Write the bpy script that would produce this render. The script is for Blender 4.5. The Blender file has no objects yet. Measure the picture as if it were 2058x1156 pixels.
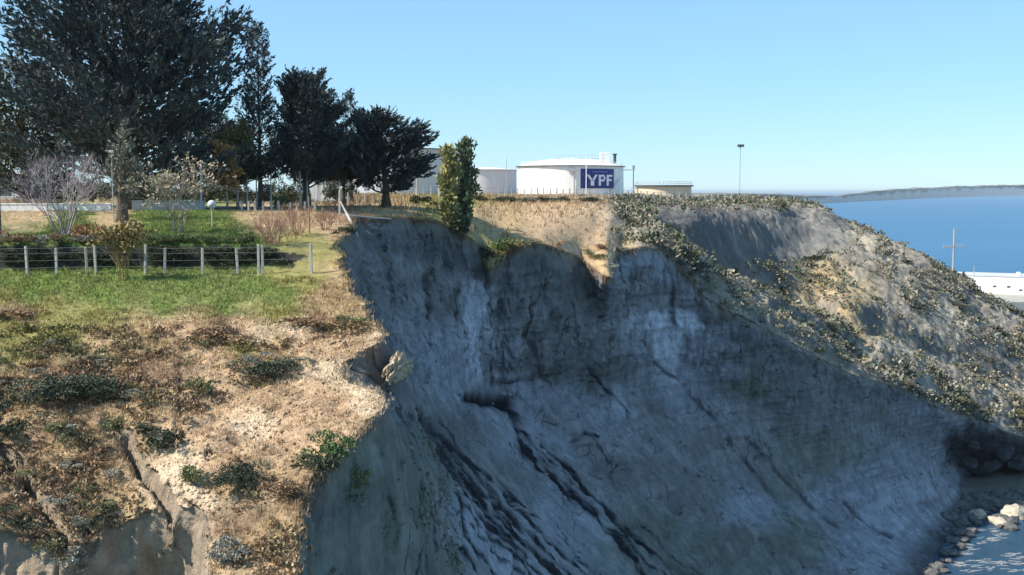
import bpy, bmesh, math, random
import numpy as np
from mathutils import Vector, Matrix

S = bpy.context.scene
COL = S.collection
random.seed(7)
RNG = np.random.default_rng(7)

# ---------------------------------------------------------------- camera, sky, sun, exposure
EYE = 46.0                                   # camera height above the sea, metres
F_PX, CX, CY = 2200.0, 1029.0, 578.0         # focal length and centre of the survey photograph
TILT = math.atan(193.0 / 2200.0)
cam = bpy.data.cameras.new('camera')
cam.sensor_width = 36.0
cam.lens = F_PX / 2058.0 * 36.0
cam.clip_start = 0.5
cam.clip_end = 120000.0
cam_o = bpy.data.objects.new('camera', cam)
cam_o.location = (0, 0, EYE)
cam_o.rotation_euler = (math.radians(90) - TILT, 0, 0)
COL.objects.link(cam_o)
S.camera = cam_o

SUN_EL, SUN_AZ = math.radians(44.5), math.radians(-16)      # sun stands over the land to the left, a little on the near side
TO_SUN = Vector((-math.cos(SUN_EL) * math.cos(SUN_AZ), math.cos(SUN_EL) * math.sin(SUN_AZ), math.sin(SUN_EL)))
W = bpy.data.worlds.new('World'); S.world = W; W.use_nodes = True
nt = W.node_tree
sky = nt.nodes.new('ShaderNodeTexSky')
sky.sky_type = 'NISHITA'; sky.sun_disc = False
sky.sun_elevation = SUN_EL
sky.sun_rotation = math.atan2(TO_SUN.x, TO_SUN.y)
sky.altitude = 60; sky.air_density = 1.0; sky.dust_density = 0.0; sky.ozone_density = 3.0
tone = nt.nodes.new('ShaderNodeVectorMath'); tone.operation = 'MULTIPLY'; tone.inputs[1].default_value = (0.86, 1.06, 1.22)   # clear southern air, camera white balance
nt.links.new(sky.outputs[0], tone.inputs[0]); 
even = nt.nodes.new('ShaderNodeMix'); even.data_type = 'RGBA'; even.inputs['Factor'].default_value = 0.5     # thin high veil that evens the blue out
even.inputs['B'].default_value = (2.45, 4.6, 6.5, 1)
nt.links.new(tone.outputs[0], even.inputs['A']); nt.links.new(even.outputs['Result'], nt.nodes['Background'].inputs[0])
nt.nodes['Background'].inputs[1].default_value = 0.088
sun = bpy.data.lights.new('sun', 'SUN'); sun.energy = 4.7; sun.angle = math.radians(0.5); sun.color = (1.0, 0.93, 0.82)
sun_o = bpy.data.objects.new('sun', sun); COL.objects.link(sun_o)
sun_o.rotation_euler = TO_SUN.to_track_quat('Z', 'Y').to_euler()
sun_o.location = (-60, 20, 120)
S.view_settings.view_transform = 'Standard'
S.view_settings.look = 'None'
S.view_settings.gamma = 1.0
S.view_settings.use_curve_mapping = False
S.view_settings.exposure = 0.80
S.render.engine = 'CYCLES'
S.cycles.max_bounces = 5

# ---------------------------------------------------------------- survey helpers
_c, _s = math.cos(TILT), math.sin(TILT)
def at(px, py, Y):
    """World point seen in direction (px, py) of the survey photograph at Y metres from the camera."""
    u = (px - CX) / F_PX; v = -(py - CY) / F_PX
    dy = _c + v * _s; dz = -_s + v * _c
    k = Y / dy
    return np.array((u * k, Y, EYE + dz * k))

def proj(P):
    """Survey direction of world points (inverse of at)."""
    P = np.asarray(P, float); x = P[..., 0]; y = P[..., 1]; z = P[..., 2] - EYE
    f = y * _c - z * _s; up = y * _s + z * _c
    f = np.maximum(f, 0.01)
    return CX + F_PX * x / f, CY - F_PX * up / f

def _hash(i, j, k, seed):
    h = (i * 374761393 + j * 668265263 + k * 2147483647 * 3 + seed * 974711) & 0xffffffff
    h = ((h ^ (h >> 13)) * 1274126177) & 0xffffffff
    h = ((h ^ (h >> 16)) * 2246822519) & 0xffffffff
    return ((h ^ (h >> 15)) & 0xffff) / 65535.0

def vnoise(p, seed=0):
    p = np.asarray(p, float)
    i = np.floor(p).astype(np.int64); f = p - i; u = f * f * (3 - 2 * f)
    x, y, z = i[..., 0], i[..., 1], i[..., 2]; a, b, c = u[..., 0], u[..., 1], u[..., 2]
    r = 0
    for dx in (0, 1):
        for dy in (0, 1):
            for dz in (0, 1):
                w = (a if dx else 1 - a) * (b if dy else 1 - b) * (c if dz else 1 - c)
                r = r + w * _hash(x + dx, y + dy, z + dz, seed)
    return r * 2 - 1

def fbm(p, octv=4, seed=0, gain=0.5, scale=1.0):
    p = np.asarray(p, float) * scale; r = 0; a = 1.0; t = 0
    for o in range(octv):
        r = r + a * vnoise(p, seed + o * 17); t += a; a *= gain; p = p * 2.03 + 11.3
    return r / t

def smooth(a, e0, e1):
    t = np.clip((a - e0) / (e1 - e0), 0, 1)
    return t * t * (3 - 2 * t)

# ---------------------------------------------------------------- object helpers
def tag(o, label=None, cat=None, group=None, kind=None):
    if label: o['label'] = label
    if cat: o['category'] = cat
    if group: o['group'] = group
    if kind: o['kind'] = kind
    return o

def empty(name, loc, label=None, cat=None, group=None, rz=0.0):
    o = bpy.data.objects.new(name, None); COL.objects.link(o)
    o.location = loc; o.rotation_euler = (0, 0, rz); o.empty_display_size = 0.3
    return tag(o, label, cat, group)

def np_mesh(name, V, faces, mats=(), tint=None, smooth_shade=False, loop_n=None):
    """faces: int array (n,3) or (n,4) sharing one size."""
    me = bpy.data.meshes.new(name)
    V = np.ascontiguousarray(V, np.float32); faces = np.ascontiguousarray(faces, np.int32)
    n, k = faces.shape
    me.vertices.add(len(V)); me.vertices.foreach_set('co', V.ravel())
    me.loops.add(n * k); me.loops.foreach_set('vertex_index', faces.ravel())
    me.polygons.add(n)
    me.polygons.foreach_set('loop_start', np.arange(0, n * k, k, dtype=np.int32))
    me.polygons.foreach_set('loop_total', np.full(n, k, np.int32))
    if smooth_shade: me.polygons.foreach_set('use_smooth', np.ones(n, bool))
    me.update(calc_edges=True)
    for m in mats: me.materials.append(m)
    if tint is not None:
        ca = me.color_attributes.new('tint', 'FLOAT_COLOR', 'POINT')
        c = np.ones((len(V), 4), np.float32); c[:, :3] = tint
        ca.data.foreach_set('color', c.ravel())
    return me

def link(name, me, parent=None, loc=None):
    o = bpy.data.objects.new(name, me); COL.objects.link(o)
    if parent is not None: o.parent = parent
    if loc is not None: o.location = loc
    return o

class MB:
    """Collects simple shapes and links them as ONE mesh object."""
    def __init__(s): s.bm = bmesh.new()
    def box(s, c, size, rot=None, bevel=0.0):
        M = Matrix.Translation(Vector(c)) @ (rot.to_4x4() if rot is not None else Matrix.Identity(4)) @ Matrix.Diagonal((*size, 1))
        r = bmesh.ops.create_cube(s.bm, size=1.0, matrix=M)
        if bevel:
            es = list({e for v in r['verts'] for e in v.link_edges})
            bmesh.ops.bevel(s.bm, geom=es, offset=bevel, segments=1, affect='EDGES')
        return s
    def tube(s, pts, radii, n=6, cap=True):
        pts = [Vector(p) for p in pts]
        if not hasattr(radii, '__len__'): radii = [radii] * len(pts)
        rings = []
        for i, p in enumerate(pts):
            d = (pts[min(i + 1, len(pts) - 1)] - pts[max(i - 1, 0)])
            d = d.normalized() if d.length > 1e-9 else Vector((0, 0, 1))
            a = d.orthogonal().normalized() if abs(d.z) < 0.9 else (Vector((0, 1, 0)).cross(d)).normalized()
            b = d.cross(a)
            rings.append([s.bm.verts.new(p + (a * math.cos(t) + b * math.sin(t)) * radii[i]) for t in [2 * math.pi * k / n for k in range(n)]])
        for A, B in zip(rings, rings[1:]):
            for k in range(n): s.bm.faces.new((A[k], A[(k + 1) % n], B[(k + 1) % n], B[k]))
        if cap:
            s.bm.faces.new(rings[0][::-1]); s.bm.faces.new(rings[-1])
        return s
    def lathe(s, prof, c=(0, 0, 0), n=48, a0=0.0, a1=2 * math.pi, cap=False):
        full = abs(a1 - a0 - 2 * math.pi) < 1e-6
        k = n if full else n + 1
        rings = []
        for r, z in prof:
            rings.append([s.bm.verts.new((c[0] + r * math.cos(a0 + (a1 - a0) * i / n), c[1] + r * math.sin(a0 + (a1 - a0) * i / n), c[2] + z)) for i in range(k)])
        for A, B in zip(rings, rings[1:]):
            for i in range(n): s.bm.faces.new((A[i], A[(i + 1) % k], B[(i + 1) % k], B[i]))
        if cap: s.bm.faces.new(rings[-1])
        return s
    def poly(s, pts, depth, axis):
        """Prism: polygon pts pushed along axis vector*depth."""
        ax = Vector(axis) * depth
        A = [s.bm.verts.new(Vector(p)) for p in pts]; B = [s.bm.verts.new(Vector(p) + ax) for p in pts]
        n = len(A)
        s.bm.faces.new(A[::-1]); s.bm.faces.new(B)
        for i in range(n): s.bm.faces.new((A[i], A[(i + 1) % n], B[(i + 1) % n], B[i]))
        return s
    def mesh(s, name, mat):
        bmesh.ops.recalc_face_normals(s.bm, faces=s.bm.faces)
        me = bpy.data.meshes.new(name); s.bm.to_mesh(me); s.bm.free()
        if mat is not None: me.materials.append(mat)
        return me
    def build(s, name, mat, parent=None, smooth_shade=False):
        me = s.mesh(name, mat)
        if smooth_shade:
            for p in me.polygons: p.use_smooth = True
        return link(name, me, parent)

# ---------------------------------------------------------------- materials
def new_mat(name):
    m = bpy.data.materials.new(name); m.use_nodes = True
    return m, m.node_tree, m.node_tree.nodes['Principled BSDF']

def mat_plain(name, col, rough=0.7, var=0.12, scale=3.0, bump=0.0, spec=0.3, streak=False):
    m, t, b = new_mat(name); N = t.nodes.new; L = t.links.new
    tc = N('ShaderNodeTexCoord'); mp = N('ShaderNodeMapping')
    if streak: mp.inputs['Scale'].default_value = (1, 1, 0.12)
    L(tc.outputs['Object'], mp.inputs['Vector'])
    n = N('ShaderNodeTexNoise'); n.inputs['Scale'].default_value = scale; n.inputs['Detail'].default_value = 5
    L(mp.outputs[0], n.inputs['Vector'])
    cr = N('ShaderNodeMapRange'); cr.inputs['From Min'].default_value = 0.3; cr.inputs['From Max'].default_value = 0.7
    cr.inputs['To Min'].default_value = 1 - var; cr.inputs['To Max'].default_value = 1 + var
    L(n.outputs['Fac'], cr.inputs['Value'])
    mx = N('ShaderNodeVectorMath'); mx.operation = 'SCALE'; mx.inputs[0].default_value = col
    L(cr.outputs[0], mx.inputs['Scale']); L(mx.outputs[0], b.inputs['Base Color'])
    b.inputs['Roughness'].default_value = rough; b.inputs['Specular IOR Level'].default_value = spec
    if bump:
        bp = N('ShaderNodeBump'); bp.inputs['Strength'].default_value = bump; bp.inputs['Distance'].default_value = 0.05
        L(n.outputs['Fac'], bp.inputs['Height']); L(bp.outputs[0], b.inputs['Normal'])
    return m

def mat_tint(name, rough=0.9, var=0.25, scales=(1.2, 9.0), bump=0.5, dist=0.12, spec=0.15, flat=(1, 1, 1), trans=0.0):
    """Base colour = the per-vertex 'tint' of the mesh, broken up by two noises."""
    m, t, b = new_mat(name); N = t.nodes.new; L = t.links.new
    at_ = N('ShaderNodeAttribute'); at_.attribute_name = 'tint'
    tc = N('ShaderNodeTexCoord'); mp = N('ShaderNodeMapping'); mp.inputs['Scale'].default_value = flat
    L(tc.outputs['Object'], mp.inputs['Vector'])
    n1 = N('ShaderNodeTexNoise'); n1.inputs['Scale'].default_value = scales[0]; n1.inputs['Detail'].default_value = 6
    n2 = N('ShaderNodeTexNoise'); n2.inputs['Scale'].default_value = scales[1]; n2.inputs['Detail'].default_value = 6; n2.inputs['Roughness'].default_value = 0.65
    L(mp.outputs[0], n1.inputs['Vector']); L(mp.outputs[0], n2.inputs['Vector'])
    ad = N('ShaderNodeMath'); ad.operation = 'ADD'; L(n1.outputs['Fac'], ad.inputs[0]); L(n2.outputs['Fac'], ad.inputs[1])
    cr = N('ShaderNodeMapRange'); cr.inputs['From Min'].default_value = 0.7; cr.inputs['From Max'].default_value = 1.3
    cr.inputs['To Min'].default_value = 1 - var; cr.inputs['To Max'].default_value = 1 + var
    L(ad.outputs[0], cr.inputs['Value'])
    mx = N('ShaderNodeVectorMath'); mx.operation = 'SCALE'
    L(at_.outputs['Color'], mx.inputs[0]); L(cr.outputs[0], mx.inputs['Scale']); L(mx.outputs[0], b.inputs['Base Color'])
    b.inputs['Roughness'].default_value = rough; b.inputs['Specular IOR Level'].default_value = spec
    if bump:
        bp = N('ShaderNodeBump'); bp.inputs['Strength'].default_value = bump; bp.inputs['Distance'].default_value = dist
        L(ad.outputs[0], bp.inputs['Height']); L(bp.outputs[0], b.inputs['Normal'])
    return m
# ---------------------------------------------------------------- the land: surveyed profiles, lip in the middle
# Every profile runs: lip of the cliff, then 8 points inland (TOP), and from the lip 7 points down to the sea (DOWN).
PXS = [540, 480, 418, 376, 250, 135, 0, -350]
PROF = []
def row(lip, pts, down):
    pts = sorted(pts + [lip]); x = [p[0] for p in pts]
    lx = lip[0]
    qs = [lx - (lx - 480) * 0.4] + PXS[1:]
    top = [(q, np.interp(q, x, [p[1] for p in pts]), np.interp(q, x, [p[2] for p in pts])) for q in qs]
    PROF.append((lip, top, down))
def prof(lip, top, down): PROF.append((lip, top, down))

row((585,1330,22.5), [(500,1330,22.3),(420,1330,22.9),(376,1330,28.3),(250,1330,28.1),(135,1330,27.1),(60,1330,27.5),(-350,1330,27)],
    [(600,1400,22.7),(625,1500,23),(660,1650,23.5),(700,1850,24),(760,2100,25),(850,2400,27),(1000,2800,30)])
row((585,1156,25.2), [(500,1156,25),(420,1156,25.3),(376,1156,28.45),(250,1156,28.2),(135,1156,27.3),(60,1156,27.6),(-350,1156,27.2)],
    [(603,1215,25.5),(630,1300,26),(665,1450,26.5),(705,1650,27),(765,1900,28),(860,2200,30),(1010,2600,33)])
row((600,1010,28.2), [(500,1022,27.8),(418,1025,27.8),(376,1030,28.0),(330,1012,28.7),(240,1040,28.5),(150,1062,28),(60,1075,27.7),(0,1082,27.6),(-350,1090,27)],
    [(615,1080,28.5),(640,1190,28.9),(672,1330,29.4),(712,1520,30),(772,1760,31),(870,2050,33),(1020,2400,36)])
row((695,895,30.6), [(560,915,30.2),(430,925,30),(376,925,30.1),(250,930,30.4),(135,940,30.2),(0,945,30),(-350,950,29.5)],
    [(715,965,30.9),(742,1060,31.4),(770,1170,32),(805,1330,32.8),(860,1560,34),(950,1850,36),(1090,2200,39)])
row((745,848,32.2), [(600,855,32.2),(430,855,32),(250,855,32),(0,855,31.6),(-350,855,31)],
    [(775,920,32.8),(808,1010,33.5),(838,1110,34.3),(870,1250,35.2),(920,1450,36.5),(1000,1720,39),(1130,2050,42)])
row((772,795,34.2), [(600,803,34),(430,800,34),(250,795,34),(0,795,33.5),(-350,795,33)],
    [(805,865,34.9),(840,950,35.7),(868,1045,36.6),(896,1170,37.8),(940,1350,39.5),(1030,1600,42),(1160,1900,45)])
row((680,742,37.0), [(600,746,36.7),(430,745,36.5),(0,745,36),(-350,745,35.5)],
    [(745,780,37.6),(825,880,38.4),(868,975,39.6),(900,1090,41),(955,1260,43),(1050,1500,46),(1190,1800,49)])
row((770,672,41.0), [(600,690,40),(430,690,39.8),(0,690,39.2),(-350,690,38.5)],
    [(802,755,41.8),(840,845,42.8),(876,935,44.2),(910,1040,46),(975,1190,48.5),(1080,1420,52),(1220,1720,55)])
row((728,632,44.0), [(600,640,43.5),(430,642,43),(0,645,42.6),(-350,645,42)],
    [(775,730,45),(825,825,46.5),(868,905,48.2),(915,1005,51),(990,1140,54),(1105,1350,58),(1250,1640,62)])
row((700,580,48.5), [(600,580,48.3),(430,582,48),(0,586,47.8),(-350,586,47)],
    [(748,680,49.8),(808,780,51.6),(858,860,53.6),(925,970,57),(1020,1105,60.5),(1140,1300,65),(1300,1580,69)])
row((692,546,52.0), [(640,541,52.4),(600,538,52.8),(430,541,52.8),(0,545,52.6),(-350,547,52)],
    [(738,650,53.5),(800,755,55.5),(854,840,57.6),(940,955,61),(1050,1090,64.5),(1180,1270,68.5),(1380,1520,73)])
row((674,502,54.3), [(640,502,54.1),(560,494,53.9),(400,488,53.5),(0,490,53.3),(-350,492,53)],
    [(730,622,56.5),(798,740,59.2),(855,830,61.8),(952,950,65.5),(1078,1088,69.5),(1210,1255,73.5),(1440,1490,79)])
row((690,470,60.0), [(600,470,60),(400,470,58.5),(0,474,57.5),(-350,475,57)],
    [(742,590,62),(810,722,65),(866,818,68),(975,950,72),(1120,1095,76.5),(1270,1250,80.5),(1500,1470,86)])
row((700,447,68.0), [(600,438,70),(400,433,70),(0,433,70),(-350,433,70)],
    [(758,570,70),(830,710,72.5),(885,805,75.2),(1005,945,79),(1170,1098,83.5),(1325,1245,87.5),(1560,1450,93)])
row((706,438,75.0), [(600,426,78),(400,425,80),(0,425,80),(-350,425,80)],
    [(775,565,76.5),(846,702,78.8),(904,795,81.5),(1032,938,85.5),(1212,1094,90.5),(1375,1232,94.5),(1610,1420,100)])
prof((712,437,77), [(620,424,84),(500,419,92),(380,415,100),(260,411,110),(120,407,120),(0,405,130),(-150,403,140),(-400,401,150)],
    [(790,565,79),(864,697,81.7),(920,790,84.3),(1052,933,88.3),(1245,1091,93.9),(1415,1222,98.3),(1650,1395,103.5)])
prof((725,436,79), [(690,424,88),(600,414,100),(480,407,120),(330,402,145),(150,398,180),(-50,396,220),(-200,394,260),(-400,393,300)],
    [(812,565,81.5),(880,691,84.2),(930,787,87.2),(1067,929,91.6),(1272,1087,97.3),(1452,1215,101.6),(1680,1375,107)])
prof((760,436,82), [(745,424,90),(720,414,103),(680,405,130),(600,398,170),(450,393,250),(200,390,400),(-200,388,700),(-700,386.5,2000)],
    [(836,562,84.5),(898,688,87),(941,785,90),(1086,927,94.6),(1302,1082,100.6),(1492,1208,105),(1710,1352,110)])
prof((820,437,87), [(818,426,95),(812,415,108),(800,405,135),(790,398,180),(770,392,280),(700,389,500),(500,387,1200),(200,386,4000)],
    [(870,560,88.5),(916,685,90.5),(950,782,93),(1106,926,97.6),(1337,1078,104.1),(1532,1200,108.6),(1740,1335,113.5)])
prof((875,446,90), [(872,432,97),(868,418,110),(862,406,140),(858,398,185),(850,392,280),(840,389,500),(800,387,1200),(700,386,4000)],
    [(900,560,91.5),(931,680,93),(955,780,95.5),(1126,925,100.1),(1367,1075,107.1),(1567,1190,112),(1765,1305,117.5)])
prof((930,470,92.5), [(930,450,97),(930,432,105),(930,415,128),(930,400,175),(930,392,280),(930,389,500),(930,387,1200),(930,386,4000)],
    [(944,580,94),(952,680,95.5),(962,780,97.5),(1150,928,103.1),(1402,1072,110.1),(1602,1175,115),(1795,1268,121.5)])
prof((966,494,95.5), [(964,474,99),(962,450,103),(958,428,112),(955,408,140),(955,394,220),(958,389,500),(965,387,1200),(970,386,4000)],
    [(960,590,96.2),(958,685,97.2),(968,780,99),(1164,926,104.6),(1420,1070,111.8),(1620,1170,117),(1805,1248,122.8)])
prof((985,544,94.5), [(985,512,96.5),(984,472,101.5),(982,434,113.5),(979,409,148),(978,394,245),(980,389,500),(990,387,1200),(1000,386,4000)],
    [(984,620,99.3),(984,700,100),(990,785,101.3),(1182,923,106.3),(1442,1066,113.7),(1660,1158,119.5),(1880,1232,122)])
prof((1012,508,98.0), [(1012,488,101),(1010,466,105),(1008,438,115),(1007,410,155),(1007,394,270),(1010,389,500),(1020,387,1200),(1030,386,4000)],
    [(1010,600,99.0),(1008,700,100.6),(1018,785,102),(1205,919,107.4),(1466,1060,115.3),(1660,1152,120.6),(1828,1213,125.5)])
prof((1040,495,98.5), [(1040,480,102),(1040,460,107),(1040,435,118),(1040,408,160),(1040,394,270),(1040,389,500),(1050,387,1200),(1060,386,4000)],
    [(1035,600,99.5),(1031,700,101),(1045,785,102.7),(1232,913,108.6),(1492,1052,117),(1705,1140,122.5),(1915,1195,126)])
prof((1095,491,103), [(1098,475,107),(1100,455,113),(1105,430,125),(1110,407,165),(1115,394,270),(1120,389,500),(1140,387,1200),(1200,386,3500)],
    [(1091,600,104),(1090,700,105.5),(1106,790,107.5),(1282,908,113),(1532,1042,121),(1750,1120,127),(1925,1165,130)])
prof((1160,516,111), [(1165,490,114),(1170,460,120),(1180,430,132),(1190,407,170),(1195,395,270),(1210,389,500),(1250,387.5,1200),(1300,387,3000)],
    [(1151,620,109),(1150,720,111),(1170,800,113),(1336,903,118),(1572,1032,125.5),(1775,1100,132),(1935,1140,134.5)])
prof((1195,540,109), [(1196,508,112.8),(1196,474,119.2),(1200,445,128.8),(1210,418,146),(1222,403,190),(1238,396,290),(1262,391,430),(1310,388,1000)],
    [(1185,630,111.8),(1182,720,113.6),(1200,798,115.8),(1368,898,121),(1597,1025,128.5),(1793,1090,134.5),(1940,1126,137.3)])
prof((1224,556,106), [(1222,522,110.5),(1220,484,117.5),(1224,455,126),(1232,426,138),(1240,411,172),(1262,399,230),(1292,393,370),(1360,390,900)],
    [(1216,640,115),(1211,720,116.5),(1232,796,118.5),(1402,893,123.6),(1622,1017,130.6),(1810,1080,137),(1945,1112,140)])
prof((1238,512,118), [(1245,495,122),(1258,465,130),(1268,445,138),(1275,430,148),(1285,415,165),(1325,401,235),(1370,395,350),(1430,392,700)],
    [(1246,610,119),(1251,700,120.5),(1281,781,122.5),(1442,879,127),(1652,1002,133.6),(1825,1065,140),(1950,1095,143.5)])
prof((1290,497,121), [(1298,480,126),(1305,455,135),(1312,445,142),(1318,438,150),(1325,425,160),(1370,404,235),(1430,396,350),(1500,396,700)],
    [(1288,600,122),(1296,700,123.5),(1337,770,125.6),(1492,867,130),(1692,983,137),(1850,1047,144),(1955,1075,147)])
prof((1335,507,124), [(1345,490,129),(1353,465,138),(1385,530,147),(1397,510,153),(1395,432,163),(1430,402,235),(1480,397,350),(1560,399,650)],
    [(1335,605,125),(1351,700,126.5),(1392,765,128.6),(1532,859,133),(1722,968,140),(1868,1028,148),(1955,1058,150.5)])
prof((1375,548,125.5), [(1390,525,131),(1402,500,140),(1446,600,149),(1457,585,157),(1430,436,171),(1475,402,232),(1530,402,330),(1610,412,600)],
    [(1380,635,126.7),(1406,715,128.3),(1452,770,130.6),(1577,854,135),(1752,956,142.5),(1875,1015,150),(1948,1048,155)])
prof((1425,602,127.5), [(1440,575,133),(1456,545,142),(1503,655,152),(1515,632,163),(1478,440,181),(1530,403,230),(1590,412,320),(1650,440,550)],
    [(1442,665,128.7),(1482,731,130.6),(1542,785,133),(1652,864,138),(1797,948,146),(1895,997,154),(1956,1028,159)])
prof((1500,642,131), [(1520,612,137),(1540,585,146),(1583,665,157),(1592,645,171),(1532,441,191),(1590,407,228),(1640,430,300),(1690,520,450)],
    [(1530,700,133),(1592,766,135.6),(1642,815,138),(1732,880,143),(1842,944,151),(1915,983,159),(1966,1008,164)])
prof((1600,692,137), [(1615,660,143),(1630,625,151),(1650,640,161),(1655,600,177),(1605,444,203),(1652,421,217),(1700,480,270),(1760,580,330)],
    [(1632,741,139),(1682,791,141.5),(1732,835,144.5),(1802,885,150),(1877,935,158),(1930,966,166),(1976,988,170)])
prof((1700,747,143), [(1710,710,149),(1716,660,158),(1716,610,168),(1712,560,179),(1705,480,197),(1700,448,208),(1770,530,250),(1850,660,290)],
    [(1727,784,145),(1767,821,147.5),(1807,855,150.5),(1857,890,156),(1902,930,163),(1945,956,170),(1986,978,173)])
prof((1800,777,150), [(1805,740,155),(1808,690,163),(1808,640,172),(1806,590,181),(1803,530,193),(1800,491,203),(1870,570,240),(1950,690,270)],
    [(1822,809,152),(1847,836,154),(1872,865,156.6),(1902,895,161),(1932,930,167),(1965,953,173),(2001,973,175)])
prof((1880,817,156), [(1885,780,160),(1890,730,167),(1893,680,175),(1895,625,184),(1897,570,193),(1898,540,199),(1960,620,232),(2040,740,260)],
    [(1894,840,157.5),(1909,862,159.5),(1926,885,162),(1946,910,166),(1966,937,171),(1990,953,175),(2026,970,176.5)])
prof((1960,842,162), [(1962,815,165),(1965,770,170),(1966,720,177),(1967,670,184),(1968,615,192),(1968,585,197),(2030,670,225),(2110,780,250)],
    [(1968,862,163),(1977,882,164.5),(1988,905,166.5),(2000,925,169.5),(2015,942,173),(2035,954,176),(2066,968,177.5)])
prof((2060,880,168), [(2062,850,170),(2065,810,174),(2066,770,179),(2067,720,185),(2068,680,191),(2068,648,195),(2130,730,222),(2210,840,240)],
    [(2066,895,169),(2073,910,170),(2081,925,171.5),(2090,936,173.5),(2100,945,175.5),(2115,954,177.5),(2140,966,179)])
prof((2200,920,172), [(2205,895,173),(2210,860,176),(2212,830,180),(2214,800,184),(2215,770,188),(2215,745,190),(2270,810,212),(2350,910,228)],
    [(2204,927,172.4),(2208,933,173),(2213,939,174),(2219,945,175.3),(2227,952,176.8),(2238,959,178.3),(2255,970,179.5)])
prof((2420,965,173), [(2421,962,174),(2423,958,175.5),(2426,953,177),(2430,948,179),(2436,943,181),(2444,938,184),(2470,930,195),(2500,930,210)],
    [(2421,967,173.2),(2423,969,173.6),(2426,971,174.2),(2430,973,175),(2435,975,176),(2442,978,177),(2455,983,178.5)])

CP = np.array([[at(*lip)] + [at(*p) for p in top] for lip, top, dn in PROF])        # (n, 9, 3)
DP = np.array([[at(*lip)] + [at(*p) for p in dn] for lip, top, dn in PROF])         # (n, 8, 3)

def spline_axis0(P, counts, tension=0.42):
    """Cardinal spline through P[0..n-1] along axis 0, counts[i] samples for span i; limited tangents."""
    n = len(P); T = np.zeros_like(P)
    d = P[1:] - P[:-1]
    T[1:-1] = tension * (P[2:] - P[:-2]); T[0] = d[0]; T[-1] = d[-1]
    L = np.linalg.norm(d, axis=-1, keepdims=True)
    lim = np.empty(P.shape[:-1] + (1,)); lim[1:-1] = np.minimum(L[1:], L[:-1]) * 1.3; lim[0] = L[0]; lim[-1] = L[-1]
    ln = np.linalg.norm(T, axis=-1, keepdims=True) + 1e-9
    T = T * np.minimum(1, lim / ln)
    out = []
    for i in range(n - 1):
        t = np.arange(counts[i]) / counts[i]
        t = t.reshape((-1,) + (1,) * (P.ndim - 1))
        h00 = 2*t**3 - 3*t**2 + 1; h10 = t**3 - 2*t**2 + t; h01 = -2*t**3 + 3*t**2; h11 = t**3 - t**2
        out.append(h00 * P[i] + h10 * T[i] + h01 * P[i+1] + h11 * T[i+1])
    out.append(P[-1:])
    return np.concatenate(out)

def span_px(P, axis, step, lo, hi):
    x, y = proj(P)
    d = np.hypot(np.diff(np.clip(x, -420, 2300), axis=axis), np.diff(np.clip(y, -100, 1420), axis=axis))
    d = np.max(d, axis=1 - axis) * 0.5 + np.mean(d, axis=1 - axis) * 0.5
    return np.clip(np.round(d / step), lo, hi).astype(int)

sc = span_px(np.concatenate([CP, DP[:, 1:]], 1), 0, 3.0, 5, 50)
tc_ = span_px(CP, 1, 5.0, 5, 56)
dc_ = span_px(DP, 1, 2.9, 8, 70)
def grid(P, vc):
    A = spline_axis0(P, sc)
    B = spline_axis0(np.swapaxes(A, 0, 1), vc)
    return np.ascontiguousarray(np.swapaxes(B, 0, 1))
TOP, DOWN = grid(CP, tc_), grid(DP, dc_)            # (ns, nv, 3)
NS = TOP.shape[0]

def normals(G):
    du = np.gradient(G, axis=0); dv = np.gradient(G, axis=1)
    n = np.cross(du, dv); n /= (np.linalg.norm(n, axis=-1, keepdims=True) + 1e-9)
    return n * np.where(n[..., 2:3] < 0, -1, 1) if np.mean(n[..., 2]) > 0 else -n

# --- roughen the lip (bites and small noses), fading into both sides
nT = normals(TOP); nD = normals(DOWN)
lipP = TOP[:, 0]
lip_bite = 0.85 * fbm(lipP, 4, 3, 0.6, 0.9) + 0.10 * fbm(lipP, 3, 5, 0.6, 3.0)
inl = TOP[:, 6] - TOP[:, 0]; inl[:, 2] = 0; inl /= (np.linalg.norm(inl, axis=1, keepdims=True) + 1e-9)
wid = np.where(lipP[:, 1] < 70, np.clip(lipP[:, 1] / 60.0, 0.5, 1.1), .75)
off = inl * (lip_bite * wid)[:, None]
def fade(G, L):
    d = np.linalg.norm(G - G[:, :1], axis=-1)
    return np.exp(-(d / L) ** 2)[..., None]
TOP = TOP + off[:, None] * fade(TOP, 1.6); DOWN = DOWN + off[:, None] * fade(DOWN, 2.0)

# --- relief
def dist_poly(P, pts, wpx):
    """Distance of projected points P2 (…,2) to a polyline in survey units."""
    d = np.full(P.shape[:-1], 1e9)
    for a, b in zip(pts, pts[1:]):
        a = np.array(a, float); b = np.array(b, float); ab = b - a
        t = np.clip(((P - a) @ ab) / (ab @ ab), 0, 1)
        d = np.minimum(d, np.linalg.norm(P - (a + t[..., None] * ab), axis=-1))
    return d

tx, ty = proj(TOP); T2 = np.stack([tx, ty], -1)
dx_, dy_ = proj(DOWN); D2 = np.stack([dx_, dy_], -1)
Yt = TOP[..., 1]; Yd = DOWN[..., 1]

def prop(Y, lo=0.3, hi=3.0): return np.clip(Y / 60.0, lo, hi)
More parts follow.
